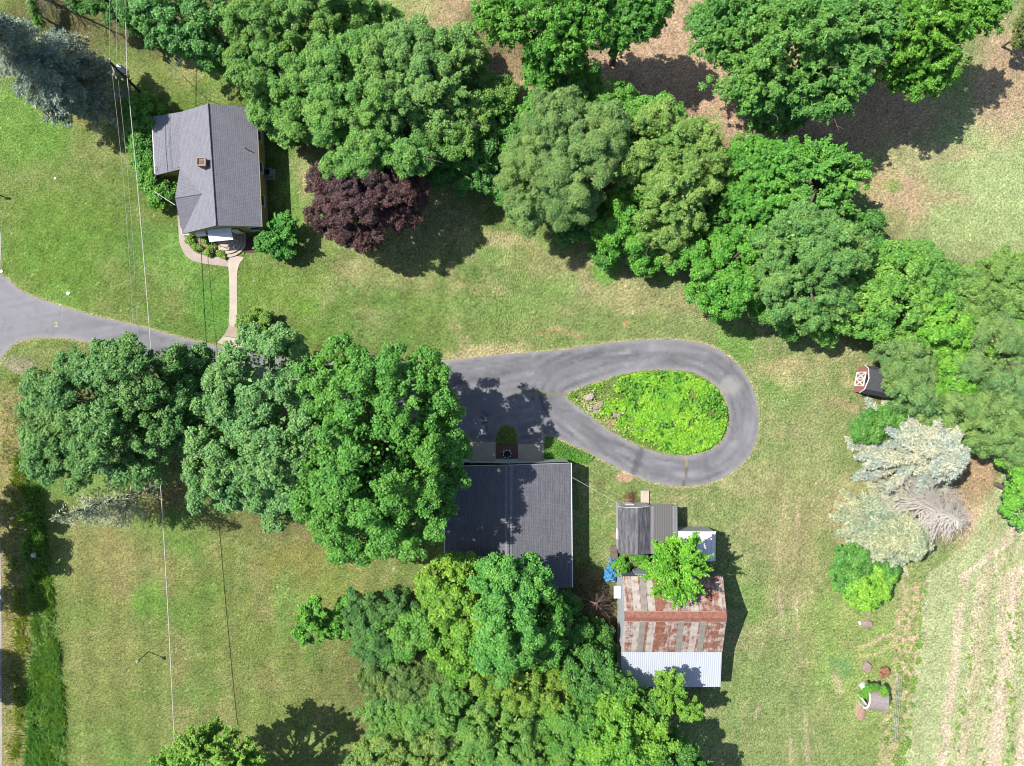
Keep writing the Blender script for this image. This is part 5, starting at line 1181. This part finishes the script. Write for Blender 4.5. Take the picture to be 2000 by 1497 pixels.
T("ivy_clump", "green ivy wrapped behind the arched shelter", "ivy", 'bush', lm("ivy_leaf", LC(104, 164, 50), LC(126, 182, 66)), [(1702, 1342, 12, 2.3, 6), (1724, 1350, 7, 2.2, 10), (1728, 1366, 4.5, 1.8, 12), (1690, 1354, 6, 1.4, 7)])
# house planting
T("hedge_shrub", "long dark green hedge along the house's west wall", "hedge", 'maple', lm("hedge_leaf", LC(78, 134, 52), LC(100, 156, 68)), [(286, 225, 34, 3.6, 34), (280, 275, 26, 3, 34), (287, 315, 24, 2.8, 30), (306, 352, 30, 2.8, 28), (318, 385, 24, 2.4, 18), (270, 205, 18, 3, 16)])
T("yew_shrub", "fan-shaped dark green shrub below the house's south-east corner", "shrub", 'spray', lm("yew_leaf", LC(62, 132, 58), LC(82, 152, 74)), [(545, 462, 34, 4.2, 36), (560, 440, 20, 3.8, 22), (522, 472, 24, 3.2, 20), (548, 488, 26, 3, 16)], dens=1.3)
T("boxwood_shrub", "olive rounded shrub at the lower end of the front walk", "shrub", 'bush', YBUSH, [(488, 628, 26, 2.4, 26), (508, 638, 26, 2.6, 28), (482, 650, 16, 1.6, 14)])
for px, py, s, lab in [(372, 472, 7, "leafy green plant at the flower bed's left end"), (384, 484, 6, "small yellowish plant low in the flower bed"), (404, 471, 6, "pale plant beside the small window awning"), (418, 480, 7, "green plant under the white awning's edge"),
                       (433, 496, 6, "bright plant at the foot of the curved steps"), (408, 492, 5, "low plant on the flower bed's front rim"), (371, 459, 5, "sparse plant at the flower bed's house end")]:
    T("bed_plant", lab, "plant", 'bush', lm("bed_plant_leaf", LC(140, 172, 74), LC(166, 184, 96)), [(px, py, s * .62, .42, s * .5), (px + s * .5, py + 1, s * .4, .3)], "plants in the flower bed", .8)
T("roadside_tree", "roadside tree whose crown shades the ditch grass from beyond the left edge", "tree", 'maple', DEEP, [(-160, 990, 75, 11, 50), (-140, 1080, 70, 11, 55), (-150, 1170, 60, 9.5, 40)])
T("roadside_shrub", "brushy roadside bush beyond the left edge near the ditch", "shrub", 'maple', DEEP, [(-62, 1310, 26, 4.5, 24), (-60, 1360, 30, 4.8, 24)])

# spruces
def spruce(label, foot, tip, H, Rb, mat, style_n, group=None, dens=1., z0=.06, side=None, sag_=.25, needle=(.34, .09), name="spruce_tree"):
    SEED[0] += 1; r = np.random.default_rng(SEED[0]); base = P(*foot); top = P(*tip, H)
    t = thing(name, base, label, "tree", group); ax = np.array(top - base)
    nb = style_n; h = np.sort(z0 + (1 - z0) * r.random(nb) ** 1.15); az = r.uniform(0, 6.283, nb)
    if side is not None:
        az = side[0] + (r.random(nb) - .5) * side[1]
    Lb = Rb * np.clip(1 - h, .03, 1) ** .75 * r.uniform(.72, 1.12, nb); Q = []; br = []
    for i in range(nb):
        o = np.array(base) + ax * h[i]; d = np.array([math.cos(az[i]), math.sin(az[i]), 0]); n = max(3, int(Lb[i] / .2)); s = np.linspace(.12, 1, n)
        lift = .35 * (h[i] - .35)
        pos = o + d * (s * Lb[i])[:, None]; pos[:, 2] += Lb[i] * (lift * s - sag_ * s ** 2 * 1.2 + .18 * s ** 4)
        pos[:, 2] = np.maximum(pos[:, 2], .25)
        sd = np.array([-d[1], d[0], 0])
        br.append((pos, Lb[i]))
        k = int(15 * dens * (1 + .5 * (Lb[i] > 2)))
        wd = np.minimum(.55, .16 + .2 * Lb[i]) * np.sin(np.clip(s, .1, .97) * math.pi) ** .6 + .1
        j = np.repeat(np.arange(n), k); u = r.uniform(-1, 1, len(j)); lp = pos[j] + sd * (u * wd[j])[:, None] + d * (abs(u) * wd[j] * .45 + r.normal(0, .06, len(j)))[:, None] + r.normal(0, .07, (len(j), 3)) - np.array([0, 0, .12]) * (abs(u))[:, None]
        al = d * .8 + sd * (np.sign(u) * .75)[:, None] + r.normal(0, .35, (len(j), 3)); nr = unit(np.array([0, 0, 1.]) + .75 * r.normal(size=(len(j), 3)))
        Q.append(leaf_quads(lp, nr, needle[0], needle[1], r, al))
    f = tube([base - V3(0, 0, .15), base.lerp(top, .5), top], [.2 + H * .008, .12 + H * .004, .03], 8)
    mesh("trunk", f, BARK, t)
    fb = []
    for pos, L in br[::2]:
        fb += tube([pos[0], pos[len(pos) // 2], pos[-1]], [.05, .035, .012], 4, False)
    mesh("branches", fb, GREYW, t)
    quads("needles", np.concatenate(Q), mat, t)
    return t
BLUES = lm("blue_spruce_needle", LS(138, 164, 148), LS(172, 190, 172), tr=.1); PALES = lm("silver_spruce_needle", LS(178, 192, 176), LS(202, 212, 196), tr=.1)
PALE2 = lm("grey_green_spruce_needle", LS(162, 182, 150), LS(186, 200, 170), tr=.1); GREYS = lm("grey_spruce_needle", LS(158, 176, 142), LS(182, 194, 160), tr=.1)
spruce("tall blue spruce in the top left corner leaning over the lawn", (198, 206), (-70, 20), 18.5, 6.6, BLUES, 230, z0=.25, sag_=.38, dens=1.0)
spruce("sparse leaning spruce with bare trunk below the dark maple", (287, 958), (104, 1013), 16.3, 3.9, GREYS, 120, dens=.3, z0=.14, side=(-1.6, 4.4), sag_=.2, name="sparse_spruce_tree")
spruce("silver-white spruce at the right edge above the dead one", (1762, 874), (1884, 900), 11.5, 7.2, PALES, 140, "pale spruces at the right", 2.2, needle=(.38, .12), sag_=.3)
spruce("grey-green pale spruce below the dead one", (1724, 1030), (1800, 1066), 9.6, 6.1, PALE2, 135, "pale spruces at the right", 2.2, needle=(.38, .12), sag_=.32)
def dead_conifer(label, foot, tip, H, Rb, n, mat, name="dead_spruce", sag_=.2, z0=.08, rb=.035, side=None, sub=7):
    SEED[0] += 1; r = np.random.default_rng(SEED[0]); base = P(*foot); top = P(*tip, H); t = thing(name, base, label, "tree")
    mesh("trunk", tube([base - V3(0, 0, .1), base.lerp(top, .6), top], [.22, .13, .03], 8), mat, t); f = []
    for i in range(n):
        h = z0 + (1 - z0) * r.random() ** 1.1; a = r.uniform(0, 6.283) if side is None else side[0] + (r.random() - .5) * side[1]
        L = Rb * (1 - h * .82) * r.uniform(.65, 1.1); o = base.lerp(top, h); d = V3(math.cos(a), math.sin(a), 0); e = V3(-d.y, d.x, 0)
        bw, pz = r.normal(0, .16), r.normal(0, .1); pt = [o + d * L * s + V3(0, 0, L * ((.3 * (h - .4) + pz) * s - sag_ * s * s)) + e * L * (bw * s * s + .05 * math.sin(s * 5 + i)) for s in (0, .33, .66, 1)]
        for p in pt: p.z = max(p.z, .15)
        f += tube(pt, [rb, rb * .8, rb * .55, rb * .2], 3, False)
        for k in range(sub):
            s = r.uniform(.25, .95); q = pt[0].lerp(pt[3], s) + V3(0, 0, L * .05); sg = r.choice((-1, 1)); l2 = L * r.uniform(.12, .3)
            f += tube([q, q + (d * .8 + e * sg * r.uniform(.4, 1.)) * l2 + V3(0, 0, -.06 * l2)], [rb * .4, rb * .15], 3, False)
    mesh("branches", f, mat, t)
    return t
PALEW = plain("sun_bleached_wood", A(246, 238, 226), A(226, 216, 202), 6)
dead_conifer("bare bleached dead spruce between the two pale spruces", (1757, 968), (1872, 1016), 12.5, 7.2, 230, PALEW, rb=.045, sub=10, z0=.2)
dead_conifer("bare grey dead tree in the top left corner", (70, -10), (30, -60), 9, 6., 46, GREYW, name="dead_tree", side=(-.9, 1.5), rb=.05)
dead_conifer("brown twiggy brush beside the barn's west wall", (1158, 1182), (1166, 1178), 4., 3.6, 80, plain("brown_twig", A(176, 150, 130), A(140, 116, 100)), name="brush_shrub", sag_=-.1, rb=.03)
dead_conifer("dry brown brush heap at the tool shed's north wall", (1230, 976), (1230, 976), .8, 1.7, 90, plain("dry_stem", A(186, 150, 122), A(150, 116, 92)), name="brush_heap", sag_=.1, rb=.025)
T("vine_stump", "vine-covered trunk between the top left grass and dead tree", "vine", 'bush', lm("vine_leaf", LC(100, 160, 40), LC(128, 178, 56)), [(68, 12, 9, 3.2, 26), (78, 40, 8, 2.4, 18)])

# ------------------------------------------------------------------ grass, ground cover, weeds (uncountable)
def blades(name, pts, h, wd, mat, r, lean=.35, per=1):
    n = len(pts); a = r.uniform(0, 6.283, n); d = np.stack([np.cos(a), np.sin(a), 0 * a], 1); s = np.stack([-d[:, 1], d[:, 0], 0 * a], 1)
    hh = (h * r.uniform(.55, 1.2, n))[:, None]; le = (lean * r.uniform(.3, 1.6, n))[:, None] * hh
    up = np.array([0, 0, 1.])
    m = pts + up * hh * .6 + d * le * .35; tip = pts + up * hh * .9 + d * le
    V = np.stack([pts - s * wd * .4, pts + s * wd * .4, m + s * wd * .5, tip], 1)
    o = quads(name, V, mat); o["kind"] = "stuff"; return o
def scatter(poly, n, r, dens=None):
    p = np.array(poly); lo, hi = p.min(0), p.max(0); q = r.uniform(lo, hi, (n, 2)); q = q[inpoly(q[:, 0], q[:, 1], poly)]
    if dens is not None: q = q[r.random(len(q)) < dens(q[:, 0], q[:, 1])]
    return np.stack([(q[:, 0] - 1000) * M2, (748.5 - q[:, 1]) * M2, 0 * q[:, 0]], 1)
r = np.random.default_rng(55)
clump = lambda a, b, lo, hi: (lambda x, y: .05 + .95 * sst(fbm(x * 1.5, y, a, b), lo, hi))
blades("tall_ditch_grass", scatter(DITCH, 30000, r, clump(26, 71, .38, .6)), .42, .075, leaf("ditch_grass_blade", LC(120, 164, 76), LC(160, 186, 104), .45), r, 1.3)
blades("ditch_reeds", scatter(DITCH, 14000, r, clump(40, 75, .5, .62)), .65, .065, leaf("ditch_reed_blade", LC(104, 158, 90), LC(140, 178, 120), .45), r, 1.0)
blades("yellow_verge_weeds", scatter([(30, 880), (60, 920), (40, 1000), (56, 1250), (44, 1400), (36, 1560), (20, 1560), (30, 1250), (18, 1000)], 7000, r, clump(30, 77, .45, .6)), .5, .07, leaf("yellow_weed_blade", LC(156, 172, 70), LC(180, 184, 90), .4), r, 1.)
blades("verge_grass", scatter([(8, 740), (50, 720), (70, 800), (66, 890), (56, 930), (42, 1000), (48, 1100), (62, 1250), (50, 1400), (40, 1560), (14, 1560), (8, 1200), (4, 900)], 9000, r, clump(24, 79, .4, .6)), .3, .06, leaf("verge_grass_blade", LC(150, 158, 92), LC(186, 172, 116)), r, .9)
def cover(name, poly, n, h, mat, r, dens=None, L=.3, W=.2):
    p = scatter(poly, n, r, dens); x, y = p[:, 0] / M2, p[:, 1] / M2
    hz = h * (.1 + 1.3 * fbm(x, y, 14, 5, 3)) * (.3 + 1.3 * fbm(x, y, 5, 15, 2))
    p[:, 2] = hz * r.uniform(.5, 1.05, len(p)); nr = unit(np.array([0, 0, 1.]) + .6 * r.normal(size=(len(p), 3)))
    o = quads(name, leaf_quads(p, nr, L, W, r), mat); o["kind"] = "stuff"; return o
isl = [(1110, 773), (1162, 752), (1205, 738), (1250, 729), (1300, 726), (1338, 729), (1366, 738), (1391, 754), (1408, 774), (1418, 801), (1419, 820), (1415, 840), (1405, 858), (1390, 871), (1366, 882), (1338, 886), (1302, 883), (1262, 871), (1224, 854), (1188, 832), (1154, 809)]
soilm = lambda x, y: np.clip((fbm(x, y, 22, 3) * 1.6 - .5 + (x - 1195) / 80 - np.clip((y - 795 - (x - 1150) * .4) / 30, 0, 1) * 1.1), .04, 1)
cover("island_ground_cover", isl, 76000, .42, leaf("ground_cover_leaf", LC(146, 206, 52), LC(166, 216, 72)), r, lambda x, y: soilm(x, y) * sst(fbm(x, y, 18, 83), .3, .5), .25, .18)
cover("island_mid_weeds", isl, 18000, .5, leaf("mid_weed_leaf", LC(100, 168, 56), LC(126, 186, 74)), r, lambda x, y: soilm(x, y) * sst(fbm(x, y, 24, 87), .5, .6), .34, .14)
cover("island_dark_weeds", isl, 9000, .75, leaf("dark_weed_leaf", LC(66, 132, 48), LC(88, 152, 62)), r, lambda x, y: np.clip(soilm(x, y), 0, 1) * np.maximum(sst(fbm(x, y, 30, 89), .6, .68), sst(x, 1360, 1400) * sst(fbm(x, y, 14, 90), .4, .55) * sst(860 - y, 20, 60)), .3, .2)
cover("island_rim_grass", [(x, y) for x, y in ISLAND], 9000, .16, leaf("rim_grass_blade", LC(112, 160, 70), LC(140, 176, 96)), r, lambda x, y: 1 - sst(segdist(x, y, ISLAND), 4, 12), .26, .06)
weeds = []
for k in range(120):
    q = np.array([r.uniform(1756, 1815), r.uniform(1140, 1510)]); xb = np.interp(q[1], [1120, 1200, 1300, 1400, 1500], [1808, 1796, 1788, 1772, 1760])
    q[0] = xb + r.choice((r.uniform(-40, -4), r.normal(0, 4))); weeds.append((*q, r.uniform(2, 5)))
for k in range(110):
    y = r.uniform(1180, 1510); q = r.choice([1950 - .1 * (y - 1180), 1990 - .06 * (y - 1180), 1912 - .16 * (y - 1180), 1970]) + r.normal(0, 5); weeds.append((q, y, r.uniform(1.2, 4)))
W = []
for x, y, s in weeds:
    n = int(s * 9); p = P(x, y); c = np.array(p) + np.stack([r.normal(0, s * .4 * M2, n), r.normal(0, s * .55 * M2, n), r.uniform(.05, .12 + s * .05, n)], 1)
    W.append(leaf_quads(c, unit(np.array([0, 0, 1.]) + .5 * r.normal(size=(n, 3))), .2, .11, r))
o = quads("field_weeds", np.concatenate(W), leaf("weed_leaf", LC(128, 156, 84), LC(150, 170, 100))); o["kind"] = "stuff"
cover("garage_corner_grass", [(1064, 854), (1075, 853), (1114, 872), (1160, 892), (1150, 905), (1063, 905)], 4000, .22, leaf("lush_grass_blade", LC(84, 140, 56), LC(110, 160, 72)), r, None, .24, .08)
cover("garage_island_grass", [(970, 850), (978, 836), (990, 830), (1003, 837), (1010, 850), (1010, 867), (970, 867)], 1800, .2, leaf("dull_grass_blade", LC(110, 132, 70), LC(140, 140, 84)), r, None, .22, .08)
